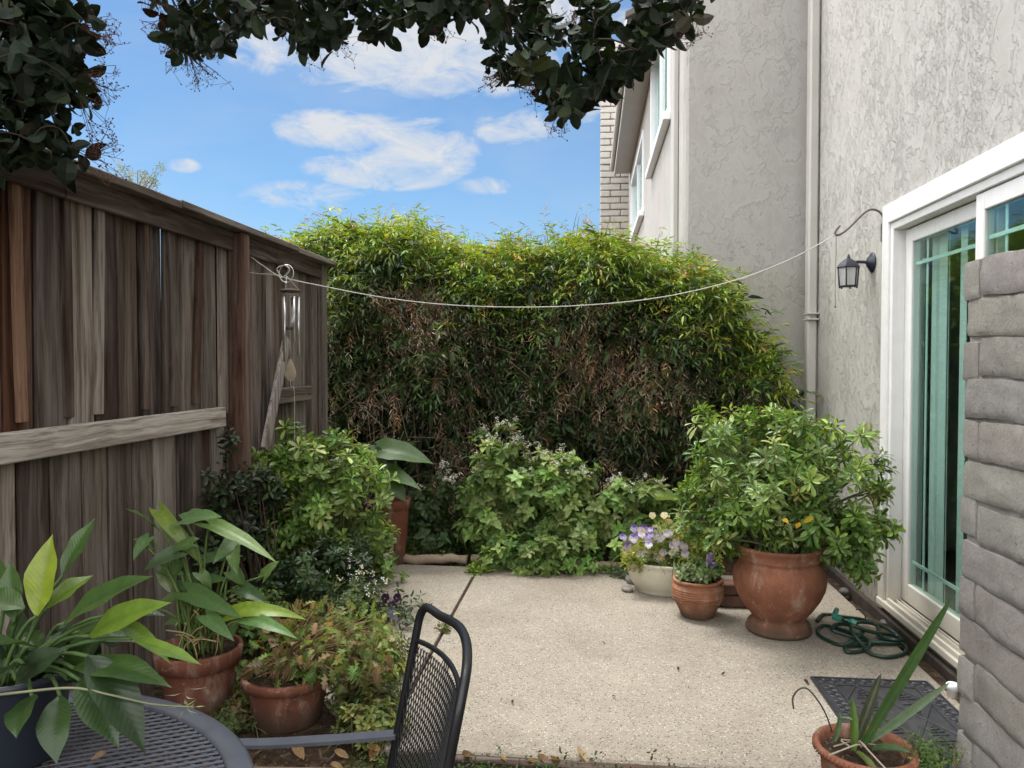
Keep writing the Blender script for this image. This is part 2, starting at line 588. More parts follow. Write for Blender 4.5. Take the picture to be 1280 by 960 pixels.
def terracotta_mat(name, base=(.255, .105, .062), salt=.7):
    t = NT(name)
    co = t.co()
    n = t.noise(co, 6, 6, .65)
    c = t.mix(t.ramp(n, [(.3, 0.0), (.7, 1.0)]), tuple(x * .60 for x in base), tuple(x * 1.22 for x in base))
    strk = t.noise(t.map(co, (13, 13, 4)), 1.0, 6, .68)
    c = t.mix(t.ramp(strk, [(.53, 0.0), (.72, salt)]), c, (.40, .31, .24))
    bl = t.noise(co, 17, 5, .7)
    c = t.mix(t.ramp(bl, [(.60, 0.0), (.68, .5 * salt)]), c, (.50, .44, .37))
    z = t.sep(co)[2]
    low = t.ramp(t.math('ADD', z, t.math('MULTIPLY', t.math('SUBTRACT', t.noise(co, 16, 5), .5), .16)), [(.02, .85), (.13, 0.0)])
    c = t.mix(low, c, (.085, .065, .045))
    moss = t.ramp(t.math('MULTIPLY', t.noise(co, 9, 5, .7), 1.0), [(.58, 0.0), (.70, .4)])
    c = t.mix(moss, c, t.mix(1.0, c, (.52, .58, .48), 'MULTIPLY'))
    sp = t.noise(co, 120, 3)
    c = t.mix(t.ramp(sp, [(.60, 0.0), (.72, .45)]), c, (.09, .05, .035))
    return t.done(t.bsdf(c, .85, t.bump(t.math('ADD', sp, t.math('MULTIPLY', bl, .8)), .25, .004), .2))


def concrete_mat():
    t = NT('exposed_aggregate_concrete')
    co = t.pos()
    nd = t.n('ShaderNodeTexVoronoi', {'feature': 'F1'}, Vector=co, Scale=125.0)
    r1, r2, r3 = t.sep(nd.outputs['Color'])[0:3]
    nd2 = t.n('ShaderNodeTexVoronoi', {'feature': 'F1'}, Vector=co, Scale=58.0)
    q1, q2, q3 = t.sep(nd2.outputs['Color'])[0:3]
    peb = t.ramp(r1, [(0, (.055, .047, .040)), (.16, (.13, .11, .09)), (.40, (.26, .226, .182)), (.66, (.355, .312, .252)), (.90, (.44, .40, .335)), (1, (.60, .57, .52))])
    sand = t.mix(t.noise(co, 240, 3), (.23, .202, .165), (.385, .345, .285))
    stone = t.ramp(nd.outputs['Distance'], [(.30, 1.0), (.55, 0.0)])
    pick = t.ramp(r2, [(.22, 0.0), (.34, 1.0)])
    c = t.mix(t.math('MULTIPLY', stone, pick), sand, peb)
    c = t.mix(t.math('MULTIPLY', t.ramp(nd2.outputs['Distance'], [(.12, .9), (.24, 0.0)]), t.ramp(q3, [(.94, 0.0), (.95, 1.0)])), c, (.54, .51, .46))
    c = t.mix(t.math('MULTIPLY', t.ramp(nd2.outputs['Distance'], [(.12, .9), (.26, 0.0)]), t.ramp(q1, [(.90, 0.0), (.92, 1.0)])), c, (.11, .09, .072))
    st = t.noise(co, 1.1, 6, .66, .4)
    c = t.mix(t.ramp(st, [(.34, .42), (.54, 0.0)]), c, t.mix(1.0, c, (.66, .63, .59), 'MULTIPLY'))
    st2 = t.noise(co, 5.5, 6, .7, .3)
    c = t.mix(t.ramp(st2, [(.52, 0.0), (.72, .38)]), c, t.mix(1.0, c, (.64, .60, .55), 'MULTIPLY'))
    c = t.mix(t.ramp(t.noise(co, 2.3, 5, .6), [(.56, 0.0), (.72, .4)]), c, t.mix(1.0, c, (1.22, 1.2, 1.17), 'MULTIPLY'))
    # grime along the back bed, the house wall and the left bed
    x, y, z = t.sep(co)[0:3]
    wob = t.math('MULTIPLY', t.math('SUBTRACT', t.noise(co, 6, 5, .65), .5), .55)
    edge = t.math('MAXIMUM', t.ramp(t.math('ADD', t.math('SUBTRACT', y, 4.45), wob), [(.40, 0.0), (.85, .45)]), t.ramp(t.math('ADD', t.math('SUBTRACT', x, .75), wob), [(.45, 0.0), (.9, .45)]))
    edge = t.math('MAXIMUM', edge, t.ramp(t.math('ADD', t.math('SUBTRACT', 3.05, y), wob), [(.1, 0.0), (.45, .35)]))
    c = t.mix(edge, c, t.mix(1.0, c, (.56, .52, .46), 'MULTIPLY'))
    crk = t.vor(t.n('ShaderNodeVectorMath', {'operation': 'ADD'}, _0=co, _1=t.n('ShaderNodeVectorMath', {'operation': 'SCALE'}, _0=t.noisec(co, 5, 4), Scale=.22).outputs[0]).outputs[0], .62, 'DISTANCE_TO_EDGE')
    ck = t.math('MULTIPLY', t.ramp(crk, [(.0012, 1.0), (.0032, 0.0)]), t.ramp(t.noise(co, 1.4, 2), [(.80, 0.0), (.9, .8)]))
    c = t.mix(ck, c, (.06, .05, .04))
    h = t.math('ADD', t.math('MULTIPLY', t.math('MULTIPLY', stone, pick), .6), t.math('MULTIPLY', t.noise(co, 320, 3), .6))
    return t.done(t.bsdf(c, .85, t.bump(t.math('SUBTRACT', h, ck), .6, .004), .25))


def soil_mat():
    t = NT('garden_soil')
    co = t.pos()
    n = t.noise(co, 22, 6, .7)
    c = t.ramp(n, [(.25, (.018, .012, .008)), (.5, (.055, .036, .024)), (.72, (.12, .085, .055))])
    v = t.n('ShaderNodeTexVoronoi', {'feature': 'F1'}, Vector=co, Scale=60.0)
    chip = t.math('MULTIPLY', t.ramp(v.outputs['Distance'], [(.2, 1.0), (.4, 0.0)]), t.ramp(t.sep(v.outputs['Color'])[0], [(.72, 0.0), (.78, 1.0)]))
    c = t.mix(chip, c, (.20, .135, .085))
    return t.done(t.bsdf(c, .95, t.bump(t.math('ADD', n, t.math('MULTIPLY', chip, .4)), .9, .03), .15))


def block_mat():
    t = NT('painted_block')
    co = t.pos()
    n = t.noise(co, 6, 6, .65)
    tint = t.attr()
    c = t.mix(t.ramp(n, [(.3, 0.0), (.7, 1.0)]), (.255, .238, .212), (.36, .34, .308))
    c = t.mix(1.0, c, tint, 'MULTIPLY')
    pits = t.noise(co, 70, 5, .7)
    c = t.mix(t.ramp(pits, [(.28, .8), (.36, 0.0)]), c, (.09, .08, .07))
    c = t.mix(t.ramp(t.noise(t.map(co, (5, 5, 1.2)), 1.0, 5), [(.54, 0.0), (.75, .4)]), c, (.38, .36, .335))
    c = t.mix(t.ramp(t.noise(t.map(co, (4, 4, 1.0), (0, 0, 0), (3, 1, 0)), 1.0, 6, .7), [(.56, 0.0), (.72, .5)]), c, (.15, .135, .12))
    grit = t.noise(co, 95, 6, .8)
    c = t.mix(t.ramp(grit, [(.40, .4), (.52, 0.0)]), c, t.mix(1.0, c, (.68, .66, .64), 'MULTIPLY'))
    h = t.math('ADD', t.math('MULTIPLY', t.ramp(pits, [(.26, 0.0), (.40, 1.0)]), .5), t.math('MULTIPLY', grit, .9))
    return t.done(t.bsdf(c, .85, t.bump(h, .8, .009), .2))


def glass_mat(name='tinted_glass', tint=(.84, .935, .91)):
    t = NT(name)
    fac = t.n('ShaderNodeLayerWeight', Blend=.5).outputs['Facing']
    fr = t.math('ADD', t.math('MULTIPLY', t.math('POWER', fac, 4.5), .80), .055)
    trn = t.n('ShaderNodeBsdfTransparent'); t.set(trn.inputs['Color'], tint)
    gl = t.n('ShaderNodeBsdfGlossy'); t.set(gl.inputs['Color'], (.80, .97, .93)); t.set(gl.inputs['Roughness'], .02)
    w = t.noise(t.pos(), 1.4, 2)
    t.set(gl.inputs['Normal'], t.bump(w, .05, .02))
    mx = t.n('ShaderNodeMixShader'); t.set(mx.inputs[0], fr)
    t.set(mx.inputs[1], trn.outputs[0]); t.set(mx.inputs[2], gl.outputs[0])
    return t.done(mx.outputs[0])


def attr_mat(name, rough=.6, spec=.4, bump=.2, scale=30):
    t = NT(name)
    c = t.attr()
    n = t.noise(t.co(), scale, 4)
    c = t.mix(t.ramp(n, [(.3, .35), (.6, 0.0)]), c, t.mix(1.0, c, (.6, .58, .55), 'MULTIPLY'))
    return t.done(t.bsdf(c, rough, t.bump(n, bump, .004), spec))


M = dict(
    leaf=leaf_mat('leaf_satin', .40, .30, .5),
    leaf_gloss=leaf_mat('leaf_glossy', .36, .26, .45, 60, .09),
    leaf_broad=leaf_mat('leaf_broad', .38, .28, .5, 60, .05),
    leaf_matte=leaf_mat('leaf_matte', .60, .32, .3),
    leaf_tree=leaf_mat('leaf_leathery', .55, .10, .22),
    petal=leaf_mat('petal', .6, .35, .2, 90),
    stem=attr_mat('stem', .7, .25),
    bark=attr_mat('bark', .9, .15, .8, 60),
    wood_v=wood_mat('weathered_board_upright', 'Z'),
    wood_h=wood_mat('weathered_board_lengthwise', 'Y'),
    wood_x=wood_mat('weathered_board_crosswise', 'X'),
    stucco=stucco_mat('stucco_rough', (.425, .412, .39), (.405, .394, .352), .75, .1),
    stucco_shade=stucco_mat('stucco_return', (.385, .373, .352), (.375, .363, .32), .60, .9, 1.1, 1.0),  # darker base colour carries the shade on the return wall
    stucco_pale=stucco_mat('stucco_pale', (.43, .413, .385), (.42, .405, .37), .5, .5),
    block=block_mat(),
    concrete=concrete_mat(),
    soil=soil_mat(),
    white_door=None,
    white=plain_mat('white_vinyl', (.80, .81, .83), .38, .45, 0, .03, 5, dirt=((.45, .42, .38), .10)),
    trim_grey=plain_mat('painted_metal_taupe', (.42, .405, .375), .5, .4, 0, .06, 4),
    trim_pale=plain_mat('painted_trim_pale', (.44, .425, .395), .55, .4, 0, .05, 4),
    black=plain_mat('black_powder_coat', (.009, .0095, .011), .38, .4, 0, .15, 25, .06),
    grey_metal=plain_mat('grey_powder_coat', (.075, .08, .095), .42, .5, .0, .12, 25, .05),
    dark_lamp=plain_mat('lamp_black_metal', (.02, .022, .035), .42, .5, .1, .1, 20),
    rubber=plain_mat('rubber', (.028, .028, .033), .42, .5, 0, .25, 20, .2, dirt=((.11, .10, .085), .35)),
    hose=plain_mat('hose_green', (.008, .030, .018), .4, .5, 0, .2, 30, dirt=((.06, .075, .05), .3)),
    teal=plain_mat('hose_fitting', (.05, .26, .20), .4, .5, 0, .1, 20),
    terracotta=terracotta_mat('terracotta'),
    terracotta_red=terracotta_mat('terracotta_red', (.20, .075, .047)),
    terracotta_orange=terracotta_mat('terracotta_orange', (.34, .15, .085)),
    cream=plain_mat('cream_glaze', (.56, .52, .41), .35, .5, 0, .10, 7, .03, dirt=((.30, .25, .17), .35)),
    plastic=plain_mat('dark_plastic', (.012, .016, .024), .45, .45),
    soilpot=soil_mat(),
    cord=plain_mat('white_cord', (.52, .50, .46), .75, .2),
    wire=plain_mat('brown_wire', (.13, .11, .095), .55, .4, .2),
    alu=plain_mat('chime_metal', (.58, .57, .56), .30, .5, .85, .06),
    chime_wood=plain_mat('chime_wood', (.10, .075, .055), .7, .3, 0, .2, 14, .2),
    sail=plain_mat('chime_sail_wood', (.33, .27, .19), .6, .3, 0, .2, 14, .2),
    brick=plain_mat('dark_red_brick', (.135, .075, .055), .9, .2, 0, .25, 12, .5, dirt=((.05, .04, .035), .5)),
    stone=plain_mat('river_stone', (.235, .215, .195), .75, .3, 0, .25, 18, .25),
    stone_dark=plain_mat('dark_stone', (.10, .095, .09), .7, .3, 0, .25, 18, .25),
    log=attr_mat('weathered_log', .95, .1, .8, 26),
    interior=plain_mat('room_interior', (.10, .11, .11), .8, .2),
    blind=plain_mat('vertical_blind', (.62, .66, .64), .7, .2, 0, .04),
    muntin=plain_mat('glazing_bar', (.62, .74, .72), .45, .4, 0, .03),
    lampglass=None,
    glass=glass_mat(), clear=glass_mat('clear_glass', (.93, .95, .95)),
)


def _lg():
    t = NT('lamp_seeded_glass')
    trn = t.n('ShaderNodeBsdfTransparent'); t.set(trn.inputs['Color'], (.78, .80, .80))
    df = t.bsdf((.62, .62, .60), .25, None, .6)
    mx = t.n('ShaderNodeMixShader', Fac=.45); t.set(mx.inputs[1], trn.outputs[0]); t.set(mx.inputs[2], df)
    return t.done(mx.outputs[0])


M['lampglass'] = _lg()


def _wd():
    t = NT('white_vinyl_weathered')
    co = t.pos()
    z = t.sep(co)[2]
    n = t.noise(co, 11, 6, .7)
    c = t.mix(t.ramp(n, [(.40, 0.0), (.72, .35)]), (.72, .715, .70), (.55, .535, .50))
    d = t.ramp(t.math('ADD', z, t.math('MULTIPLY', t.math('SUBTRACT', n, .5), .35)), [(.12, .8), (.42, 0.0)])
    c = t.mix(d, c, (.50, .455, .37))
    s_ = t.noise(t.map(co, (30, 30, 1.2)), 1.0, 4)
    c = t.mix(t.ramp(s_, [(.58, 0.0), (.75, .30)]), c, (.50, .48, .44))
    return t.done(t.bsdf(c, .42, None, .45))


M['white_door'] = _wd()
XW = 1.62          # house wall face beside the patio
XF = -1.90         # fence board face
# ------------------------------------------------------------------ ground
mb = MB()
n = 60
def gridsheet(mb, x0, x1, y0, y1, nx, ny, zf):
    xs = np.linspace(x0, x1, nx); ys = np.linspace(y0, y1, ny)
    Xg, Yg = np.meshgrid(xs, ys, indexing='ij')
    V = np.stack([Xg, Yg, zf(Xg, Yg)], -1).reshape(-1, 3)
    i = np.arange(nx - 1)[:, None] * ny; j = np.arange(ny - 1)[None]
    q = np.stack([i + j, i + ny + j, i + ny + j + 1, i + j + 1], -1).reshape(-1, 4)
    mb.add(V, [q])
gridsheet(mb, -120, 120, -60, 240, 3, 3, lambda x, y: x * 0 - .07)
tag(mb.build('ground', M['soil'], None, False), kind='structure')
mb = MB()
def soilz(x, y):
    return -.028 + .022 * np.sin(x * 7.3 + y * 3.1) * np.sin(y * 5.7 - x * 2.2) + rng.normal(0, .004, x.shape)
gridsheet(mb, -2.6, XW + .3, .0, 6.9, 80, 130, soilz)
tag(mb.build('planting_bed', M['soil'], None, True), kind='structure')

# patio: two slabs parted by an open joint
mb = MB()
def slab(outline, z1=0.0, z0=-.10, ch=.008):
    V = []; o = np.array(outline, float); c = o.mean(0)
    k = len(o)
    inn = o + (c - o) / np.linalg.norm(c - o, axis=1, keepdims=True) * ch * 1.4
    V = [(*p, z0) for p in o] + [(*p, z1 - ch) for p in o] + [(*p, z1) for p in inn]
    F = [[2 * k + i for i in range(k)]]
    for i in range(k):
        j = (i + 1) % k
        F.append([i, j, k + j, k + i]); F.append([k + i, k + j, 2 * k + j, 2 * k + i])
    mb.poly(V, F)
JX = -.765
slab([(JX + .007, 2.70), (XW - .10, 2.68), (XW - .10, 5.12), (1.05, 5.16), (JX + .007, 5.20)])
slab([(-1.34, 3.30), (-1.0, 2.95), (JX - .007, 2.92), (JX - .007, 5.20), (-1.36, 5.22)])
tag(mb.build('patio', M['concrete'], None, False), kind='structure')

# ------------------------------------------------------------------ house
YR = float(PX(1006, 400, XW)[1])       # return wall depth
XR = float(P(857, 300, YR)[0])         # far wall face
D0 = float(PX(1105, 500, XW)[1])       # far outer edge of the door casing
ZT = float(PX(1109, 258, XW)[2])
print('YR', YR, 'XR', XR, 'door far', D0, 'door top', ZT)
house = empty('town_house', (XW, 3.0, 0), 'pale grey stucco house with rough trowelled walls and white sliding door on the right', 'house')
YN = 1.55                              # near outer edge of casing
CW = .085                              # casing width
yo0, yo1 = YN + .03, D0 - .03          # rough opening
zo0, zo1 = .06, ZT - .03
WT = .18
TOP = 5.6
mb = MB()
def wallbox(lo, hi): box2(mb, lo, hi, .0003)
wallbox((XW, -1.2, -.1), (XW + WT, yo0, TOP))
wallbox((XW, yo1, -.1), (XW + WT, YR + .1, TOP))
wallbox((XW, yo0, zo1), (XW + WT, yo1, TOP))
wallbox((XW + .004, yo0, -.1), (XW + WT, yo1, zo0))
mb.build('wall', M['stucco'], house, False)
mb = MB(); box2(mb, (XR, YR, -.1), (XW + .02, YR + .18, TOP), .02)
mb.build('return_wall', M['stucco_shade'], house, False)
# far facade with two window openings
mb = MB()
YE = 17.0
w1 = dict(y0=7.25, y1=9.4, z0=3.70, z1=5.0)
w2 = dict(y0=10.8, y1=13.9, z0=3.50, z1=4.62)
def fac(lo, hi): box2(mb, lo, hi, .003)
t_ = .16
fac((XR, YR + .18, -.1), (XR + t_, w1['y0'], TOP))
fac((XR, w1['y0'], -.1), (XR + t_, w1['y1'], w1['z0'])); fac((XR, w1['y0'], w1['z1']), (XR + t_, w1['y1'], TOP))
fac((XR, w1['y1'], -.1), (XR + t_, w2['y0'], TOP))
fac((XR, w2['y0'], -.1), (XR + t_, w2['y1'], w2['z0'])); fac((XR, w2['y0'], w2['z1']), (XR + t_, w2['y1'], TOP))
fac((XR, w2['y1'], -.1), (XR + t_, YE, TOP))
mb.build('far_wall', M['stucco_pale'], house, False)
for w in (w1, w2):
    f = MB(); x0 = XR - .025; fw = .085
    box2(f, (x0, w['y0'], w['z0']), (x0 + .10, w['y0'] + fw, w['z1'])); box2(f, (x0, w['y1'] - fw, w['z0']), (x0 + .10, w['y1'], w['z1']))
    box2(f, (x0, w['y0'] + fw, w['z1'] - fw), (x0 + .10, w['y1'] - fw, w['z1'])); box2(f, (x0, w['y0'] + fw, w['z0']), (x0 + .10, w['y1'] - fw, w['z0'] + fw))
    ym = (w['y0'] + w['y1']) / 2; box2(f, (x0 + .02, ym - .04, w['z0'] + fw), (x0 + .09, ym + .04, w['z1'] - fw))
    fo = f.build('window', M['white'], house, False)
    g = MB(); box2(g, (x0 + .045, w['y0'] + fw, w['z0'] + fw), (x0 + .055, w['y1'] - fw, w['z1'] - fw), .001)
    g.build('pane', M['clear'], fo, False)
    g = MB(); box2(g, (XR + .10, w['y0'] + .01, w['z0'] + .01), (XR + .12, w['y1'] - .01, w['z1'] - .01), .001)
    g.build('curtain', M['blind'], fo, False)
    g = MB(); box2(g, (x0 - .05, w['y0'] - .08, w['z0'] - .075), (x0 + .02, w['y1'] + .08, w['z0'] - .002)); g.build('sill', M['white'], fo, False)
# corner board and downpipe on the far facade
mb = MB(); box2(mb, (XR - .045, 6.55, -.1), (XR - .002, 6.78, TOP), .006); mb.build('corner_board', M['trim_pale'], house, False)
# eave: soffit, fascia, gutter
mb = MB(); box2(mb, (XR - .27, 8.6, 4.94), (XR + .3, 14.6, 5.02)); mb.build('soffit', M['trim_pale'], house, False)
mb = MB(); box2(mb, (XR - .30, 8.58, 4.88), (XR - .272, 14.65, 5.14)); mb.build('fascia', M['trim_pale'], house, False)
mb = MB(); box2(mb, (XR - .37, 8.5, 5.0), (XR - .302, 14.7, 5.13), .02); mb.build('gutter', M['trim_pale'], house, False)
mb = MB(); a = np.array([(XR - .36, 8.5, 5.145), (XR - .36, 14.7, 5.145), (XR + 2.2, 14.7, 6.3), (XR + 2.2, 8.5, 6.3)])
mb.poly(np.concatenate([a, a + (0, 0, .06)]), [[3, 2, 1, 0], [4, 5, 6, 7], [0, 1, 5, 4], [1, 2, 6, 5], [2, 3, 7, 6], [3, 0, 4, 7]])
mb.build('eave_roof', plain_mat('roof_shingle', (.12, .105, .09), .9, .2, 0, .25, 30, .5), house, False)
# main roof slab and the room's back
mb = MB(); box2(mb, (XW + .01, -1.2, TOP + .002), (6.0, YR + .18, TOP + .14)); box2(mb, (XR + .01, YR + .19, TOP + .002), (6.0, YE, TOP + .14))
box2(mb, (5.82, -1.2, -.1), (6.0, YE, TOP)); box2(mb, (XW + .19, -1.2, -.1), (5.8, -1.02, TOP)); box2(mb, (XW + .19, YR - .2, -.1), (5.8, YR - .02, TOP)); 
mb.build('roof', M['trim_grey'], house, False)
mb = MB(); box2(mb, (XW + .19, -1.0, .0), (5.8, YR - .22, .04)); box2(mb, (XW + .19, -1.0, 2.6), (5.8, YR - .22, 2.64)); box2(mb, (4.4, -1.0, .05), (4.45, YR - .22, 2.59))
mb.build('room', M['interior'], house, False)
# block-faced end wing beyond
xe0 = float(P(750, 230, 15.2)[0])
mb = MB(); z = -.1
k = 0
while z < 7.6:
    x = xe0 - (.0 if k % 2 else .2)
    x = xe0
    first = .4 if k % 2 else .2
    while x < XR + .15:
        wdt = min(first, XR + .16 - x)
        if wdt > .05: box(mb, (x + wdt / 2, 15.35 + rng.uniform(-.008, .008), z + .06), (wdt - .012, .3, .112), .014)
        x += wdt; first = .4
    z += .125; k += 1
box2(mb, (xe0 + .03, 15.26, -.1), (XR + .14, 15.44, 7.5))
tag(mb.build('block_wing', plain_mat('pale_block', (.40, .375, .34), .85, .2, 0, .12, 10, .3), house, False))

# downspout + strap
ds = PX(1022, 300, XW)
mb = MB(); y_ = float(ds[1])
box2(mb, (XW - .075, y_ - .045, .05), (XW - .006, y_ + .045, TOP), .012)
dso = mb.build('downspout', M['trim_grey'], house, False)
zs = float(P(1022, 396, y_)[2])
mb = MB()
for dz in (-.02, .02): box2(mb, (XW - .08, y_ - .075, zs + dz - .006), (XW - .003, y_ + .075, zs + dz + .006), .002)
mb.build('strap', M['trim_grey'], dso, False)

# ---- sliding door
door = MB()
xo = XW - .022
box2(door, (xo, D0 - CW, .09), (XW + .03, D0, ZT), .004)
box2(door, (xo - .001, YN, ZT - CW - .02), (XW + .03, D0 - CW, ZT - .001), .004)
box2(door, (xo, YN, .09), (XW + .03, YN + CW, ZT - CW - .02), .004)
# inner stepped frame
i0, i1 = YN + CW, D0 - CW
zt = ZT - CW - .02
box2(door, (XW - .008, i1 - .035, .10), (XW + .10, i1, zt), .003)
box2(door, (XW - .007, i0, zt - .04), (XW + .10, i1 - .035, zt), .003)
box2(door, (XW - .008, i0, .10), (XW + .10, i0 + .035, zt - .04), .003)
box2(door, (XW - .03, YN, .065), (XW + .11, D0, .10), .004)
box2(door, (XW - .016, i0 + .035, .10), (XW + .0, i1 - .035, .125), .003)
for xx in (XW + .030, XW + .052, XW + .104): box2(door, (xx - .003, i0 + .035, .1005), (xx + .003, i1 - .035, .122), .001)
do = door.build('sliding_door', M['white_door'], house, False)
YS = float(PX(1219, 300, XW + .003)[1]) - .02     # meeting stile
def panel(y0, y1, x, stile, far):
    f = MB(); zb, ztt = .128, zt - .045
    box2(f, (x, y0, zb), (x + .045, y0 + stile, ztt), .004); box2(f, (x, y1 - stile, zb), (x + .045, y1, ztt), .004)
    box2(f, (x, y0 + stile, ztt - .075), (x + .045, y1 - stile, ztt), .004); box2(f, (x, y0 + stile, zb), (x + .045, y1 - stile, zb + .10), .004)
    po = f.build('door_panel', M['white_door'], do, False)
    return po, (y0 + stile, y1 - stile, zb + .10, ztt - .075)
pf, gf = panel(YS - .05, i1 - .036, XW + .055, .085, True)
pn, gn = panel(i0 + .036, YS + .02, XW + .003, .07, False)
for (y0, y1, z0, z1), x, sl in ((gf, XW + .055, True), (gn, XW + .003, False)):
    g = MB(); box2(g, (x + .012, y0 - .004, z0 - .004), (x + .016, y1 + .004, z1 + .004), .0005)
    g.build('glass', M['glass'], do, False)
    b = MB()
    for zz in (z1 - .115, z0 + .12):
        box2(b, (x + .022, y0, zz - .009), (x + .028, y1, zz + .009), .001)
    for yy in (y0 + .12, y1 - .12):
        box2(b, (x + .0285, yy - .009, z0), (x + .0335, yy + .009, z1), .001)
    b.build('glazing_bars', M['muntin'], do, False)
for yy, ww, an in ((gf[1] + .05, .03, 10), (gf[1] - .085, .03, 20), (gf[1] - .13, .07, -10), (gf[1] - .19, .05, 18), (gf[1] - .25, .03, -25), (gf[1] - .40, .04, 20), (gf[1] - .60, .05, -20), (gn[0] + .2, .08, 10), (gn[0] + .3, .08, -15)):
    bl = MB(); box(bl, (XW + .135, yy, 1.17), (.004, ww, 2.0), .001, rotm('Z', an)); bl.build('blind_slat', M['blind'], do, False)
# dark plinth under the door
mb = MB(); box2(mb, (XW - .035, -1.0, -.1), (XW - .001, YR - .02, .035), .006)
mb.build('plinth', plain_mat('dark_footing', (.055, .045, .038), .95, .1, 0, .3, 18, .4), house, False)

# ------------------------------------------------------------------ wall lamp
lp = PX(1091, 328, XW)
lamp = empty('wall_lamp', (XW, lp[1], lp[2] - .02), 'small black lantern wall lamp with clear panes beside the white door', 'wall lamp')
yl, zl = float(lp[1]), float(lp[2])
mb = MB()
prof = [(0.0, 0), (.055, 0), (.058, .006), (.052, .012), (.045, .015), (.03, .028), (.018, .034), (0.0, .035)]
tmp = MB(); lathe(tmp, prof, (0, 0, 0), 24)
V = tmp.V[0]; V2 = np.stack([-V[:, 2], V[:, 1], V[:, 0]], 1) + (XW, yl, zl)
mb.add(V2, [f[:, ::-1] for f in tmp.F])
mb.build('back_plate', M['dark_lamp'], lamp)
xl = XW - .135; zb = zl - .135
mb = MB(); tube(mb, crom([(XW - .03, yl, zl), (XW - .07, yl, zl + .004), (XW - .11, yl, zl + .0), (xl, yl, zl - .012)], 4), .009, 8)
mb.build('arm', M['dark_lamp'], lamp)
mb = MB()
lathe(mb, [(.064, -.030), (.066, -.026), (.058, -.012), (.042, .006), (.024, .018), (.012, .024), (.009, .034), (.004, .048), (0, .052)], (xl, yl, zl), 6)
mb.build('roof_cap', M['dark_lamp'], lamp, False)
cg = MB(); gl = MB()
for k in range(6):
    a = k * PI / 3; a2 = a + PI / 3
    p = lambda aa, r, z: np.array((xl + r * math.cos(aa), yl + r * math.sin(aa), z))
    tube(cg, [p(a, .058, zl - .03), p(a, .05, zb)], .0042, 6)
    tube(cg, [p(a, .05, zb), p(a2, .05, zb)], .0042, 6)
    tube(cg, [p(a, .049, zb), p(a, .047, zb - .012)], .005, 6)
    gl.poly([p(a, .056, zl - .031), p(a2, .056, zl - .031), p(a2, .048, zb), p(a, .048, zb)], [[0, 1, 2, 3]])
cg.build('cage', M['dark_lamp'], lamp); gl.build('panes', M['lampglass'], lamp, False)
mb = MB(); lathe(mb, [(.0, -.10), (.014, -.10), (.016, -.06), (.012, -.035), (0, -.032)], (xl, yl, zl), 12); mb.build('bulb', M['white'], lamp)

# ------------------------------------------------------------------ hook arm, clothes line, hanging string
YH = D0 + .05
h0 = P(1106, 288, YH)
h0[0] = XW - .012
hook = empty('wall_hook', h0, 'thin curved brown metal hook arm above the wall lamp', 'hook')
hp = [P(1105, 285, YH), P(1104, 272, YH), P(1098, 264, YH), P(1088, 262, YH), P(1078, 268, YH), P(1062, 284, YH), P(1050, 293, YH), P(1044, 293, YH), P(1045, 288, YH), P(1050, 282, YH)]
hp[0][0] = XW - .006
mb = MB(); tube(mb, crom(hp, 5), .0065, 8); ho = mb.build('arm', M['wire'], hook)
mb = MB(); box(mb, (XW - .003, YH, h0[2] - .01), (.008, .03, .10), .002); mb.build('mount', M['wire'], hook, False)
hk = P(1045, 293, YH)
FP = P(308, 317, 4.13)
lo = P(650, 384, 4.3)
pts = []
A, B = FP + (0, 0, .0), hk
lowz = lo[2]
ctrl = [A, P(330, 333, 4.14), P(352, 346, 4.15), P(400, 357, 4.17), P(480, 372, 4.2), P(560, 381, 4.23), P(650, 384, 4.26), P(740, 381, 4.28), P(830, 371, 4.3), P(920, 350, 4.31), P(990, 323, 4.32), hk]
mb = MB(); tube(mb, crom(ctrl, 6), .0031, 6)
# knot tails by the chime
tube(mb, crom([P(352, 346, 4.15), P(340, 343, 4.16), P(322, 342, 4.16), P(310, 340, 4.16)], 4), .0025, 5)
tube(mb, crom([P(352, 346, 4.15), P(346, 336, 4.15), P(356, 332, 4.14), P(362, 338, 4.13), P(353, 347, 4.14), P(346, 344, 4.14)], 5), .0035, 5)
tag(mb.build('clothes_line', M['cord'], None, True, FP), 'white cord sagging across the patio from fence to wall hook', 'cord')
mb = MB(); tube(mb, crom([hk, P(1045, 320, YH), P(1044, 350, YH), P(1044, 382, YH)], 3), .0016, 5)
lathe(mb, [(0, 0), (.004, .002), (.004, .012), (0, .014)], P(1044, 385, YH), 8)
tag(mb.build('hanging_string', M['wire'], None, True, hk), 'thin string with a bead hanging down from the hook arm', 'string')

# ------------------------------------------------------------------ wind chime
YC = 4.12
c0 = P(358, 340, YC)
ch = empty('wind_chime', c0, 'wind chime with silver tubes hanging before the fence from the white cord', 'wind chime')
def pc(x, y, dy=0): return P(x, y, YC + dy)
mb = MB()
ring = [pc(358 + 9 * math.cos(a), 342 + 11 * math.sin(a)) for a in np.linspace(0, 2 * PI, 13)[:-1]]
tube(mb, crom(ring, 3, True), .003, 6, closed=True)
mb.build('ring', M['alu'], ch)
tp = pc(363, 365)
mb = MB(); lathe(mb, [(0, 0), (.052, 0), (.056, .006), (.052, .013), (.03, .016), (0, .017)], tp, 28); mb.build('top_disc', M['chime_wood'], ch)
mb = MB()
for a in (0.3, 2.4, 4.5): tube(mb, [tp + (.046 * math.cos(a), .046 * math.sin(a), .012), c0 + (0, 0, -.02)], .0012, 5)
mb.build('suspension_cord', M['cord'], ch)
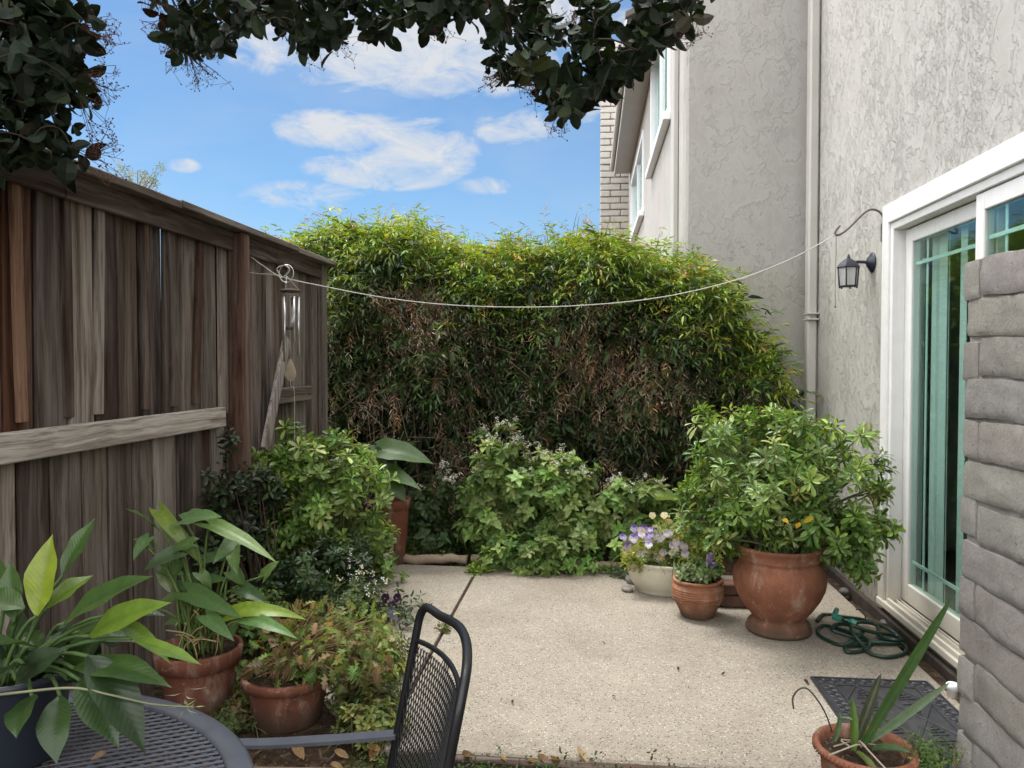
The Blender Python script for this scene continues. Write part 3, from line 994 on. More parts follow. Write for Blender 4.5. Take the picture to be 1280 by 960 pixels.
for k in range(5):
    a = k * 2 * PI / 5 + .5
    b = tp + (.043 * math.cos(a), .043 * math.sin(a), -.006)
    L_ = (.33, .27, .30, .36, .25)[k]
    mb = MB(); tube(mb, [b, b - (0, 0, .02)], .0011, 4)
    t0 = b - (0, 0, .02)
    tube(mb, [t0, t0 - (0, 0, L_)], .0078, 12)
    mb.build('chime_tube', M['alu'], ch)
mb = MB(); s0 = tp - (0, 0, .20); lathe(mb, [(0, -.008), (.026, -.008), (.028, 0), (.026, .008), (0, .008)], s0, 20); mb.build('striker', M['chime_wood'], ch)
mb = MB(); tube(mb, [tp, s0, pc(363, 448)], .0013, 5)
tube(mb, crom([pc(363, 476), pc(364, 484), pc(368, 490), pc(368, 560)], 3), .0013, 5)
mb.build('pull_cord', M['cord'], ch)
sc = pc(363, 463)
mb = MB(); lathe(mb, [(0, -.062), (.020, -.055), (.032, -.035), (.034, -.015), (.026, .015), (.014, .045), (.006, .062), (0, .065)], sc, 20, 1, .16); mb.build('sail', M['sail'], ch)

# ------------------------------------------------------------------ fence
fence = empty('wooden_fence', (XF, 3.0, 0), 'tall weathered brown board fence with grey rail and flat cap', 'fence')
BROWN = [(.042, .020, .013), (.085, .040, .024), (.030, .018, .015), (.075, .042, .027), (.125, .068, .040)]
GREY = [(.165, .135, .112), (.24, .205, .175), (.105, .076, .058), (.20, .172, .15), (.085, .064, .052)]
RED = [(.17, .085, .048), (.13, .068, .042), (.22, .13, .085), (.26, .19, .145)]
ZF = float(PX(405, 330, XF)[2])
print('fence top', ZF)
mb = MB()
def tcol(pal, a=.15): return np.clip(np.array(pal[rng.integers(len(pal))]) * (1 + rng.normal(0, a)), .01, .6)
y = .2
POSTY = float(PX(293, 430, XF)[1])
while y < POSTY:
    w = rng.uniform(.14, .185)
    f = np.clip((y - 1.4) / 2.6, 0, 1)
    pal = BROWN if rng.random() > .15 + f * .6 else GREY
    box(mb, (XF - .034 + rng.uniform(-.007, .007), y + w / 2, ZF / 2 - .06), (.02, w - .016, ZF), .003, rotm('X', rng.normal(0, .35)) @ rotm('Z', rng.uniform(1.0, 4.0)), tcol(pal, .30))
    box(mb, (XF - .064, y, ZF / 2 - .06), (.018, .10, ZF - .02), .003, None, tcol(BROWN, .2))
    y += w
box(mb, (XF - .064, POSTY - .03, ZF / 2 - .06), (.018, .22, ZF - .02), .003, None, tcol(BROWN, .2))
# front strips over the seams, above the rail; lower boards sit flush below
y = .26
while y < POSTY - .05:
    zc = 1.20
    lean = rng.normal(0, 1.9)
    w = rng.uniform(.022, .05)
    box(mb, (XF - .012, y, (zc + ZF - .09) / 2), (.020, w, ZF - .09 - zc), .0025, rotm('X', lean), tcol(RED + BROWN[3:] if rng.random() < .6 else GREY + BROWN))
    y += rng.uniform(.16, .36)
y = .2
while y < POSTY - .05:
    w = rng.uniform(.14, .19)
    box(mb, (XF - .013 + rng.uniform(-.003, .003), y + w / 2, .53), (.018, w - .014, 1.22), .003, rotm('X', rng.normal(0, .3)) @ rotm('Z', rng.normal(0, 2.2)), tcol(GREY + GREY + BROWN[-2:], .28))
    y += w
y = POSTY + .06
while y < 5.24:
    w = rng.uniform(.11, .15)
    box(mb, (XF - .025 + rng.uniform(-.01, .01), y + w / 2, ZF / 2 - .06), (.02, w - .008, ZF), .003, rotm('X', rng.normal(0, .5)), tcol(GREY))
    y += w
for yy in (POSTY + .17, POSTY + .38, POSTY + .74):
    box(mb, (XF - .008, yy, 1.1), (.018, .045, 1.75), .003, rotm('X', rng.normal(0, .8)), tcol(GREY))
mb.build('board_panel', M['wood_v'], fence, False)
mb = MB(); seg = [.2, 1.7, 3.28, 4.66, 5.36]
for a, b in zip(seg, seg[1:]):
    box(mb, (XF + .005, (a + b) / 2, ZF + rng.uniform(-.006, .004)), (.165, b - a - .004, .034), .004, rotm('X', rng.normal(0, .25)) @ rotm('Y', rng.normal(0, 1.2)), tcol([(.17, .135, .11), (.14, .115, .10)]))
mb.build('cap_rail', M['wood_h'], fence, False)
mb = MB()
for a, b in ((.2, 2.6), (2.604, 5.33)): box2(mb, (XF - .001, a, ZF - .115), (XF + .022, b, ZF - .018), .004, tcol([(.075, .05, .042)]))
mb.build('fascia_board', M['wood_h'], fence, False)
zr = PX(283, 519, XF + .02)[2]
mb = MB(); box2(mb, (XF - .002, .2, zr - .055), (XF + .04, float(PX(283, 519, XF + .04)[1]), zr + .045), .005, (.50, .46, .41)); mb.build('rail', M['wood_h'], fence, False)
mb = MB(); pa = float(PX(345, 495, XF + .03)[1]); pb = float(PX(389, 495, XF + .03)[1]); zz = PX(365, 493, XF + .03)[2]
box2(mb, (XF - .001, pa, zz - .05), (XF + .038, pb, zz + .045), .005, (.16, .13, .11)); mb.build('rail', M['wood_h'], fence, False)
for yy, c in ((POSTY, (.125, .07, .05)), (5.285, (.16, .135, .12)), (1.72, (.09, .055, .04))):
    mb = MB(); box2(mb, (XF - .01, yy - .045, -.3), (XF + .07 if yy < 5 else XF + .03, yy + .045, ZF - .018 - (.002 if yy > 5 else 0)), .005, c); mb.build('post', M['wood_v'], fence, False)
mb = MB(); b0 = PX(333, 552, XF + .06); b1 = PX(357, 432, XF + .06)
d = unit(b1 - b0); L_ = float(np.linalg.norm(b1 - b0)); mid = (b0 + b1) / 2
ang = math.degrees(math.atan2(d[1], d[2]))
box(mb, mid, (.022, .085, L_ + .1), .003, rotm('X', -ang), (.34, .30, .28)); mb.build('brace', M['wood_v'], fence, False)

# ------------------------------------------------------------------ slump-block wall at the right
bw = MB()
BX0, BX1, BYE = 1.0, 1.2, float(PX(1203, 600, 1.0)[1])
print('block wall end', BYE)
def block(lo, hi, seed):
    lo = np.array(lo); hi = np.array(hi); h = (hi - lo) / 2; c = (lo + hi) / 2
    n = [max(4, int(2 * hh / .011)) for hh in h]
    r = .006
    tone = np.full(3, rng.uniform(.84, 1.1)) * (1 + rng.normal(0, .012, 3))
    for a in range(3):
        o = [i for i in range(3) if i != a]
        for sg in (-1, 1):
            u = np.linspace(-1, 1, n[o[0]] + 1); v = np.linspace(-1, 1, n[o[1]] + 1)
            U, Vv = np.meshgrid(u, v, indexing='ij')
            p = np.zeros((*U.shape, 3)); p[..., a] = sg * h[a]; p[..., o[0]] = U * h[o[0]]; p[..., o[1]] = Vv * h[o[1]]
            inn = np.clip(p, -(h - r), h - r)
            dd = p - inn; nn = np.linalg.norm(dd, axis=-1, keepdims=True)
            q = inn + dd / np.maximum(nn, 1e-9) * r
            s = (q[..., 2] / h[2])                      # slump: fuller low on the face
            bulge = .0018 * (1 - s * s) + .0012 * (-s)
            outw = dd / np.maximum(nn, 1e-9)
            w = q + c
            nz = np.array([mnoise.noise(Vector(t * 9 + seed)) * .0055 + mnoise.noise(Vector(t * 30 + seed)) * .0026 + mnoise.noise(Vector(t * 75 + seed)) * .0009 for t in w.reshape(-1, 3)]).reshape(U.shape)
            q = q + outw * (bulge * (np.abs(outw[..., 2]) < .7) + nz)[..., None]
            sag = .006 * np.sin(w[..., 1] * 8 + seed * 3)
            q[..., 2] += sag
            m1, m2 = U.shape
            i = np.arange(m1 - 1)[:, None] * m2; j = np.arange(m2 - 1)[None]
            f = np.stack([i + j, i + m2 + j, i + m2 + j + 1, i + j + 1], -1).reshape(-1, 4)
            flip = (sg > 0) == (a == 1)
            if flip: f = f[:, ::-1]
            bw.add((q + c).reshape(-1, 3), [f], tone)
ZB = float(PX(1200, 328, 1.0)[2])
nco = 16; ch_ = .106; zt0 = ZB - nco * ch_ + .0
for k in range(nco):
    z0 = zt0 + k * ch_
    y = BYE + rng.uniform(-.012, .012); first = .085 if k % 2 == 1 else .40
    j = 0
    while y > -.3:
        L_ = first if j == 0 else .40
        block((BX0, y - L_ + .0045, z0 + .0022), (BX1, y - (.0045 if j else .001), z0 + ch_ - .0022), k * 7.1 + j * 3.3)
        y -= L_; j += 1
box2(bw, (BX0 + .006, -.3, -.05), (BX1 - .012, BYE - .014, ZB - .02))
o = bw.build('block_wall', M['block'], None, True, (1.1, 1.0, 0))
tag(o, 'taupe painted slump block wall at the right in front of the door', 'wall')
# ------------------------------------------------------------------ hedge
hx = np.array([300, 345, 370, 395, 420, 450, 480, 520, 560, 600, 650, 700, 740, 780, 800, 828, 855, 892, 928, 955, 970, 984, 1000])
hy = np.array([300, 300, 292, 286, 280, 276, 278, 284, 300, 308, 304, 296, 292, 298, 306, 318, 326, 342, 376, 420, 460, 520, 600])
HY0 = 5.70
hw = np.array([P(x, y, HY0) for x, y in zip(hx, hy)])
def htop(x): return np.interp(x, hw[:, 0], hw[:, 2]) - .05
def hfront(x, z):
    return HY0 + .10 * np.sin(x * 3.1 + z * 1.7) + .07 * np.sin(x * 7.3 - z * 4.1) + .14 * np.clip(.9 - z, 0, 1) * 1.2 + .16 * np.clip((z - 1.9) / .5, 0, 1)
hedge = empty('hedge', (-.4, 6.2, 0), 'tall dense hedge, lime green on top with dark shaded brown-flecked front', 'hedge')
HX0, HX1 = hw[0, 0], hw[-1, 0]
HB = MB(); dead = MB(); HB2 = MB()
def sprays(mb, p, ax, nl, Ls, Ll, Wl, cols, arch=.9):
    """arching twigs carrying paired narrow leaflets"""
    N = len(p)
    ax = unit(ax)
    side = unit(np.cross(ax, np.array((0, 0, 1.0))) + 1e-6)
    upv = np.cross(side, ax)
    t = (np.arange(nl) + 1) / nl
    Ls = np.broadcast_to(Ls, N)[:, None]
    th = arch * rng.uniform(.5, 1.3, (N, 1)) * t[None]
    pos = p[:, None] + ax[:, None] * (Ls * np.sin(th) / np.maximum(th, .05) * t[None])[..., None] - upv[:, None] * (Ls * th * t[None] * .5)[..., None]
    tang = ax[:, None] * np.cos(th)[..., None] - upv[:, None] * np.sin(th)[..., None]
    sgn = np.where(np.arange(nl) % 2 == 0, 1, -1)[None, :, None]
    d = unit(tang * rng.uniform(.55, 1.0, (N, nl, 1)) + side[:, None] * sgn * .95 + rng.normal(0, .38, (N, nl, 3)) - np.array((0, 0, .05)))
    d[:, -1] = unit(tang[:, -1] + rng.normal(0, .1, (N, 3)))
    up = upv[:, None] + rng.normal(0, .4, (N, nl, 3))
    LL = Ll * rng.uniform(.65, 1.2, (N, nl))
    C = np.repeat(cols, nl, 0) * (1 + rng.normal(0, .12, (N * nl, 1)))
    leaves(mb, T_LANCE, pos.reshape(-1, 3), d.reshape(-1, 3), up.reshape(-1, 3), LL.ravel(), LL.ravel() * Wl / Ll, np.clip(C, .004, .9), rng.uniform(.1, .5, N * nl), .2)
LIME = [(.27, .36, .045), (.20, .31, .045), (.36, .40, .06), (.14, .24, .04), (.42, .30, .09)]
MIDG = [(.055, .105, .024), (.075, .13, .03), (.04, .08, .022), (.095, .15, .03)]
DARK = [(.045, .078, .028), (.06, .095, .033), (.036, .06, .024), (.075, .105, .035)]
DEAD = [(.32, .235, .15), (.23, .17, .11), (.43, .35, .24), (.42, .25, .13), (.17, .13, .09)]
# front face
N = 7600
x = rng.uniform(HX0, HX1, N); zt = htop(x); z = rng.uniform(.03, 1, N) ** .8 * zt
yy = hfront(x, z) + np.abs(rng.normal(0, .07, N))
lum = np.sin(x * 5.2 + z * 6.1) + np.sin(x * 11 - z * 7.7) * .7 + rng.normal(0, .4, N)
p = np.stack([x, yy, z], -1)
ax = np.stack([rng.normal(0, .5, N), -np.ones(N) * rng.uniform(.4, 1, N), rng.uniform(-.30, .85, N)], -1)
h = z / zt
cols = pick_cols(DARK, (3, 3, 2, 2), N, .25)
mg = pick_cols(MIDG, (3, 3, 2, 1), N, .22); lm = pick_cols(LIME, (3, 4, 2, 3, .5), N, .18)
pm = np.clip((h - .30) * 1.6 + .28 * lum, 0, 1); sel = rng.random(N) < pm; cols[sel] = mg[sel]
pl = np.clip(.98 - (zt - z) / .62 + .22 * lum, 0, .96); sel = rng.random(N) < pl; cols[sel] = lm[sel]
deadm = (h < .86) & (np.sin(x * 4.4 + 1.0) + np.sin(z * 5.5 + x * 2.0) + rng.normal(0, .8, N) > 1.0)
deadm |= (h < .84) & (rng.random(N) < .20)
hole = (np.exp(-((x + 1.50) / .52) ** 2 - ((z - .78) / .46) ** 2) > rng.random(N) * .75) | (np.exp(-((x + .55) / .22) ** 2 - ((z - .5) / .35) ** 2) > rng.random(N) * 1.2)
keep = ~deadm & ~((h < .72) & (rng.random(N) < .28)) & ~((h < .30) & (rng.random(N) < .45)) & ~hole
deadm &= ~hole
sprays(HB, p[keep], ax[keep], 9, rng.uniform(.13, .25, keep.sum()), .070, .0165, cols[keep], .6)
pd = p[deadm] - (0, .035, 0); nd_ = len(pd)
axd = np.stack([rng.normal(0, .5, nd_), -np.ones(nd_) * .6, -rng.uniform(.3, 1.2, nd_)], -1)
sprays(dead, pd, axd, 9, rng.uniform(.08, .20, nd_), .054, .010, pick_cols(DEAD, (3, 3, 2, 1.5, 3), nd_, .3), .5)
# crest
N = 3800
x = rng.uniform(HX0, HX1 - .12, N); zt = htop(x); yd = rng.uniform(0, 1, N) ** .8 * 1.1
z = zt - .05 + rng.normal(0, .055, N) + .06 * np.sin(x * 9 + yd * 5) + .035 * np.sin(x * 23 + yd * 11) - .22 * np.clip(.2 - yd, 0, 1)
p = np.stack([x, hfront(x, z) + yd, z], -1)
ax = np.stack([rng.normal(0, .55, N), rng.normal(-.35, .5, N), rng.uniform(.25, 1.1, N)], -1)
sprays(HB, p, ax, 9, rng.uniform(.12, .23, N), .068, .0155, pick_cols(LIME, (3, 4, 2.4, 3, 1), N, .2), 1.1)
# wispy leaders above the crest
N = 150
x = rng.uniform(HX0, HX1 - .35, N); zt = htop(x); yd = rng.uniform(.05, .9, N)
p = np.stack([x, HY0 + .1 + yd, zt + rng.uniform(-.02, .06, N)], -1)
tips = p + np.stack([rng.normal(0, .06, N), rng.normal(-.02, .06, N), rng.uniform(.06, .20, N)], -1)
stm = MB()
for a, b in zip(p, tips): tube(stm, bez(a - (0, 0, .15), (a + b) / 2 + (0, 0, .03), b, 5), np.linspace(.003, .0012, 5), 4, (.16, .085, .035))
sprays(HB, tips, np.stack([rng.normal(0, .5, N), rng.normal(0, .4, N), rng.uniform(.2, 1, N)], -1), 6, rng.uniform(.07, .14, N), .05, .008, pick_cols([(.30, .17, .06), (.22, .24, .05), (.36, .22, .10)], (2, 3, 1), N, .2), 1.0)
# body behind the face
N = 7000
x = rng.uniform(HX0, HX1 - .05, N); zt = htop(x); z = rng.uniform(.0, 1, N) * (zt - .12)
yi = rng.uniform(.1, 1.15, N); hi_ = (np.exp(-((x + 1.50) / .52) ** 2 - ((z - .78) / .46) ** 2) > .3) & (yi < .5)
p = np.stack([x, hfront(x, z) + yi, z], -1)[~hi_]; N = len(p)
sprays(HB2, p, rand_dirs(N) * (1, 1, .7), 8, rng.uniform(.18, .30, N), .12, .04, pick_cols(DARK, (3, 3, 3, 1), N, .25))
HB.build('foliage', M['leaf'], hedge, False)
HB2.build('inner_foliage', M['leaf_matte'], hedge, False)
dead.build('dead_leaves', M['leaf_matte'], hedge, False)
# canes
for i in range(95):
    x0 = rng.uniform(HX0 + .2, HX1 - .15); y0 = HY0 + rng.uniform(.18, .9)
    ztop = min(float(htop(np.array(x0))), 2.3) - .15
    p0 = np.array((x0, y0, -.03)); p2 = np.array((x0 + rng.normal(0, .16), y0 + rng.normal(0, .12), ztop))
    pts = bez(p0, (p0 + p2) / 2 + rng.normal(0, .09, 3), p2, 7)
    c = np.array(((.10, .075, .05), (.14, .12, .085), (.07, .05, .038))[rng.integers(3)])
    tube(stm, pts, np.linspace(rng.uniform(.006, .013), .003, 7), 5, c)
for i in range(900):
    x0 = rng.uniform(HX0 + .2, HX1 - .1); z0 = rng.uniform(.1, min(1.95, float(htop(np.array(x0))) - .3)); y0 = float(hfront(x0, z0)) + rng.uniform(-.07, .08)
    a = np.array((x0, y0, z0)); b = a + (rng.normal(0, .14), rng.normal(-.02, .05), rng.normal(.03, .17))
    tube(stm, bez(a, (a + b) / 2 + rng.normal(0, .03, 3), b, 5), np.linspace(.003, .0012, 5), 4, ((.24, .17, .11), (.16, .115, .075), (.30, .23, .16))[i % 3])
stm.build('stems', M['stem'], hedge)

# ------------------------------------------------------------------ generic shrub
def shrub(name, base, label, cat, c, rad, tpl, K, L, W, palette, weights, lumps=26, per=14, lump_r=.13, mat='leaf', stemc=(.10, .10, .05), r0=.009, parent=None, up=.35, tilt=(40, 92), inner=.25, droop=.25, fold=.15, group=None, back=.03, stem_base=None, extra=None):
    o = parent or empty(name, base, label, cat, group)
    tips, axes, lc = crown_tips(c, rad, lumps, per, lump_r, up, inner)
    ok = tips[:, 2] > base[2] + .02
    tips, axes = tips[ok], axes[ok]
    m = MB()
    rosettes(m, tpl, tips, axes, K, L, W, palette, weights, tilt, droop, fold, back)
    if extra is not None: extra(m, tips, axes)
    m.build('foliage', M[mat], o, False)
    s = MB()
    sb = base if stem_base is None else stem_base
    stems_to(s, sb, lc, r0, r0 * .35, stemc, 5, .12, .05)
    li = np.argmin(((tips[:, None] - lc[None]) ** 2).sum(-1), 1)
    for t, l in list(zip(tips, li))[::2]:
        tube(s, bez(lc[l], (lc[l] + t) / 2 + (0, 0, .01), t, 4), np.linspace(r0 * .35, .0014, 4), 4, stemc)
    s.build('stems', M['stem'], o)
    return o, tips, axes

def pot(o, c, prof, mat, soil_r, soil_z, name='pot', wob=.004, sx=1, sy=1, n=48):
    m = MB(); lathe(m, prof, c, n, sx, sy, wob); po = m.build(name, mat, o)
    m = MB(); disc(m, np.array(c) + (0, 0, soil_z), soil_r, 28, sx, sy); m.build('soil', M['soilpot'], o)
    return po

CHOI = [(.18, .295, .06), (.13, .235, .05), (.25, .375, .08), (.08, .155, .035), (.34, .42, .13)]
# big urn ---------------------------------------------------------------
uc = G(982, 801); uc = np.array((uc[0], uc[1] + .15, 0))
urn = empty('potted_shrub', uc, 'large round terracotta urn on a flared foot with big glossy green shrub', 'potted plant')
prof = [(.0, .0), (.150, .0), (.166, .006), (.168, .022), (.158, .034), (.160, .044), (.150, .058), (.132, .070), (.140, .085), (.172, .125), (.208, .18), (.232, .235), (.238, .275), (.232, .315), (.214, .352), (.200, .368), (.196, .378), (.206, .384), (.206, .396), (.200, .402), (.212, .43), (.222, .442), (.222, .452), (.212, .456), (.202, .448), (.19, .40), (.19, .36)]
prof = [(r * .985, z) for r, z in prof]
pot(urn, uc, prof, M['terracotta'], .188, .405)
cc = P(968, 606, uc[1] - .02)
_, tips, axes = shrub('', uc + (0, 0, .40), None, None, cc, (.42, .42, .37), T_OBOV, 9, .068, .021, CHOI, (3, 3, 2.6, 1.6, 1.2), 105, 7, .085, 'leaf', (.10, .12, .05), .010, urn, .25, (35, 95), .3)
m = MB()   # side shoots low at the right
low, lax, _ = crown_tips(P(1062, 680, uc[1] - .02), (.15, .16, .14), 12, 12, .09, .0, .2)
rosettes(m, T_OBOV, low, lax, 9, .07, .026, CHOI, (3, 3.5, 2, 2, .4), (35, 95), .3)
low, lax, _ = crown_tips(P(918, 655, uc[1] + .02), (.10, .14, .10), 8, 10, .07, .0, .2)
rosettes(m, T_OBOV, low, lax, 9, .07, .026, CHOI, (3, 3.5, 1, 3, .4), (35, 95), .3)
m.build('foliage', M['leaf'], urn, False)
for px_, py_ in ((995, 661), (986, 655), (1003, 654)):
    m = MB(); leaves(m, T_OBOV, [P(px_, py_, uc[1] - .42)], rand_dirs(1, -.2), (0, -1, .3), .06, .026, (.55, .38, .03)); m.build('yellow_leaf', M['leaf'], urn, False)

# left garden shrub, same kind, in the bed -----------------------------------
lb = G(395, 722); lb = np.array((-1.50, 4.35, -.02))
shrub('garden_shrub', lb, 'bushy bright green shrub with whorled leaves growing along the fence', 'shrub', P(392, 622, 4.33), (.40, .34, .36), T_OBOV, 8, .07, .025, CHOI, (3, 2, 3.2, 1.0, 1.8), 98, 6, .085, 'leaf', (.09, .10, .045), .010, None, .25, (35, 95), .3)
# dark small-leaved shrub ----------------------------------------------------
DK = [(.028, .05, .02), (.04, .07, .026), (.04, .042, .024), (.07, .10, .045)]
shrub('dark_shrub', (-1.66, 3.72, -.02), 'dark small-leaved shrub between the fence and the bright green shrub', 'shrub', P(288, 655, 3.72), (.20, .22, .32), T_OVAL, 7, .048, .024, DK, (3, 3, 2, 1), 44, 8, .09, 'leaf_gloss', (.06, .04, .03), .008, None, .2, (35, 95), .3)
# mounding growth between the shrubs and the patio
shrub('low_shrub', (-1.32, 3.85, -.02), 'low dark green bush with white buds below the bright green shrub', 'shrub', P(400, 722, 3.85), (.26, .30, .14), T_OVAL, 8, .05, .02, [(.03, .06, .02), (.045, .085, .025), (.07, .11, .03)], (3, 3, 1), 26, 14, .10, 'leaf', (.06, .07, .035), .006, None, .3, (40, 95), .2)

# ------------------------------------------------------------------ herb bed along the back
HERB = [(.24, .345, .10), (.18, .29, .075), (.32, .43, .15), (.13, .21, .055), (.40, .49, .22)]
def flowers(o, pts, L, colr, name='blossoms', K=5, mat='petal'):
    m = MB()
    N = len(pts)
    ax = rand_dirs(N, 1.2)
    rosettes(m, T_PETAL, pts, ax, K, L, L * .7, [colr], [1], (55, 85), .1, .05, 0)
    return m.build(name, M[mat], o, False)
LOBED = leaf_tpl([(0, .1), (.14, .42), (.26, .30), (.40, .5), (.52, .32), (.66, .40), (.78, .2), (.9, .16), (1, 0)], 1)
def herb(label, cx, cy, Y, rad, lumps, per, bloom, L=.075, seed=0, name='flowering_herb', pal=HERB, wts=(3, 3, 2, 2, .8), K=7, basez=-.02):
    c = P(cx, cy, Y)
    base = np.array((c[0], Y, basez))
    o, tips, axes = shrub(name, base, label, 'plant', c, rad, LOBED, K, L, L * .66, pal, wts, lumps, per, .12, 'leaf_matte', (.12, .15, .06), .006, None, .3, (45, 100), .3, .3)
    if bloom:
        t = tips[np.argsort(tips[:, 2] + rng.normal(0, .08, len(tips)))[-bloom:]]
        t = np.repeat(t, 7, 0) + rng.normal(0, .018, (len(t) * 7, 3)) + (0, 0, .03)
        flowers(o, t, .013, (.80, .77, .76))
    return o
herb('tall pale green herb with white flower tufts, left clump before the hedge', 626, 634, 5.42, (.23, .20, .43), 74, 5, 34)
herb('broad pale green herb with scattered white flowers, in the middle of the back bed', 700, 645, 5.38, (.26, .22, .37), 78, 5, 26)
herb('lower green herb beside the purple pansies under the hedge', 798, 655, 5.36, (.25, .18, .25), 50, 5, 16, .07)
herb('leafy mat of lobed leaves spilling over the patio edge', 672, 702, 5.16, (.36, .12, .11), 34, 9, 0, .055, name='spreading_plant', pal=HERB[:4], wts=(2, 3, 1, 3))
herb('slender small herb standing between the tall pot and the white-flowered clump', 543, 645, 5.45, (.12, .12, .24), 18, 8, 10, .06, name='small_herb', pal=[(.07, .11, .04), (.10, .14, .06), (.05, .08, .03)], wts=(2, 1, 2))
# broad yellow-green leaf behind
o = empty('broad_leaf_plant', P(835, 660, 5.3) * (1, 1, 0) + (0, 0, -.02), 'single broad yellow-green leaf leaning out behind the big urn shrub', 'plant')
m = MB(); b = P(850, 625, 5.25); t = P(797, 609, 5.2)
leaves(m, T_BLADE, [b], t - b, (0, -.5, .8), .34, .13, (.20, .28, .05), .35, .2, .1, 1.3); m.build('leaf', M['leaf_broad'], o, True)
s = MB(); tube(s, bez(np.array(o.location), (b + np.array(o.location)) / 2 + (.05, 0, .1), b, 7), .006, 5, (.12, .17, .05)); s.build('stem', M['stem'], o)
# dark ground ivy at the back left
o = empty('ground_cover', (-1.15, 5.45, -.02), 'low creeping greenery behind the log edging at the back', 'ground cover'); o['kind'] = 'stuff'
N = 700; xx = rng.uniform(-1.75, -.5, N); y2 = rng.uniform(5.25, 5.75, N)
pp = np.stack([xx, y2, rng.uniform(-.01, .09, N) + .05 * np.sin(xx * 9)], -1)
m = MB(); rosettes(m, T_OVAL, pp, rand_dirs(N, 1.5), 5, .034, .018, [(.05, .10, .025), (.09, .15, .035), (.04, .07, .02)], (2, 2, 1), (50, 95)); m.build('foliage', M['leaf_matte'], o, False)

# ------------------------------------------------------------------ log edging and weed
def log(a, b, r, label):
    a = np.array(a); b = np.array(b)
    pts = [a + (b - a) * t + rng.normal(0, .005, 3) for t in np.linspace(0, 1, 9)]
    m = MB(); tube(m, pts, r * (1 + rng.normal(0, .07, 9)), 10, (.33, .255, .19))
    tag(m.build('edging_log', M['log'], None, True, (a + b) / 2), label, 'log')
z_ = .028
log(P(503, 713, 5.24)*(1,1,0)+(0,0,z_), P(584, 712, 5.27)*(1,1,0)+(0,0,z_), .032, 'pale weathered log edging the back of the patio, left of the joint')
log(P(590, 711, 5.28)*(1,1,0)+(0,0,z_), P(655, 714, 5.25)*(1,1,0)+(0,0,z_), .034, 'weathered log half hidden by leaves, right of the patio joint')
log(P(712, 720, 5.22)*(1,1,0)+(0,0,z_-.004), P(786, 719, 5.22)*(1,1,0)+(0,0,z_-.004), .027, 'grey log edging beside the cream planter')
def tuft(name, label, c, r, n, L, pal, group=None, cat='weed'):
    c = np.array(c); o = empty(name, c, label, cat, group)
    a = rng.uniform(0, 6.3, n); rr = r * np.sqrt(rng.random(n))
    pp = c + np.stack([rr * np.cos(a), rr * np.sin(a), rng.uniform(.01, r * .8, n)], -1)
    m = MB(); rosettes(m, T_OVAL, pp, rand_dirs(n, 1.2), 5, L, L * .5, pal, [1] * len(pal), (40, 95)); m.build('foliage', M['leaf'], o, False)
    s = MB(); stems_to(s, c, pp[::3], .0022, .001, (.12, .17, .05)); s.build('stems', M['stem'], o)
    return o
tuft('weed', 'bright green weed sprouting where the patio joint meets the log', G(598, 716) , .07, 26, .035, [(.16, .27, .03), (.20, .30, .04)])
tuft('weed', 'straggly yellowish weed in the patio joint beside the chair back', G(556, 788), .05, 20, .022, [(.17, .18, .06), (.13, .16, .05)])
tuft('weed', 'grey-green tuft at the end of the grey log by the pebbles', G(780, 722) , .07, 40, .032, [(.10, .14, .075), (.13, .17, .10)])

# ------------------------------------------------------------------ flowers by the left edge of the patio
o = herb('white-flowered herb at the back left corner of the patio', 470, 690, 4.85, (.14, .14, .16), 18, 8, 0, .05, name='flowering_herb')
flowers(o, P(462, 672, 4.8) + rng.normal(0, .055, (60, 3)), .012, (.72, .66, .50))
flowers(o, P(485, 694, 4.78) + rng.normal(0, .02, (14, 3)), .014, (.82, .82, .78))
def pansy(par, c, ax, size, col, col2):
    mb = MB()
    ax = unit(ax); ref = np.array((0, 0, 1.0)); b = unit(np.cross(ax, ref)); u = np.cross(b, ax)
    for k, a in enumerate((90 - 38, 90 + 38, -8, 188, 270)):
        dd = b * math.cos(R(a)) + u * math.sin(R(a))
        c_ = np.array(col) * rng.uniform(.8, 1.15) if k < 2 else np.array(col2) * rng.uniform(.85, 1.15)
        leaves(mb, T_PETAL, [c + ax * .002 * k], dd + ax * .25, ax, size * (.55 if k < 4 else .6), size * .58, np.clip(c_, .01, .9), .2, .06)
    leaves(mb, T_OVAL, [c + ax * .012], -u + ax * .2, ax, size * .16, size * .14, (.75, .5, .04))
    mb.build('flower', M['petal'], par, False)
VIO = [(.20, .13, .52), (.30, .22, .66), (.16, .11, .42)]; LAV = [(.52, .46, .74), (.68, .62, .80), (.40, .33, .68)]
op = empty('pansy_plant', (-1.20, 4.12, -.02), 'small plant with dark violet pansies at the left edge of the patio', 'plant')
m = MB()
for px_, py_, Y_, dk in ((440, 742, 4.2, 1), (490, 757, 4.05, 1), (497, 747, 4.1, 1), (482, 747, 4.1, 1), (484, 768, 4.0, 0), (492, 771, 4.0, 0), (489, 764, 4.02, 0), (478, 797, 3.8, 0), (462, 727, 4.3, 1)):
    cp = P(px_, py_, Y_); pansy(op, cp, np.array((rng.normal(.1, .4), -1, rng.uniform(.1, .6))), .045, ((.05, .025, .10), VIO[0])[1 - dk], ((.07, .03, .09), LAV[0])[1 - dk])
m = MB(); pp = P(470, 772, 4.05) + rng.normal(0, 1, (130, 3)) * (.13, .16, .05); pp[:, 2] = np.abs(pp[:, 2]) + .01
rosettes(m, T_OVAL, pp, rand_dirs(130, 1.3), 5, .04, .015, [(.08, .13, .05), (.11, .16, .07), (.06, .1, .04)], (1, 1, 1), (35, 90)); m.build('foliage', M['leaf'], op, False)
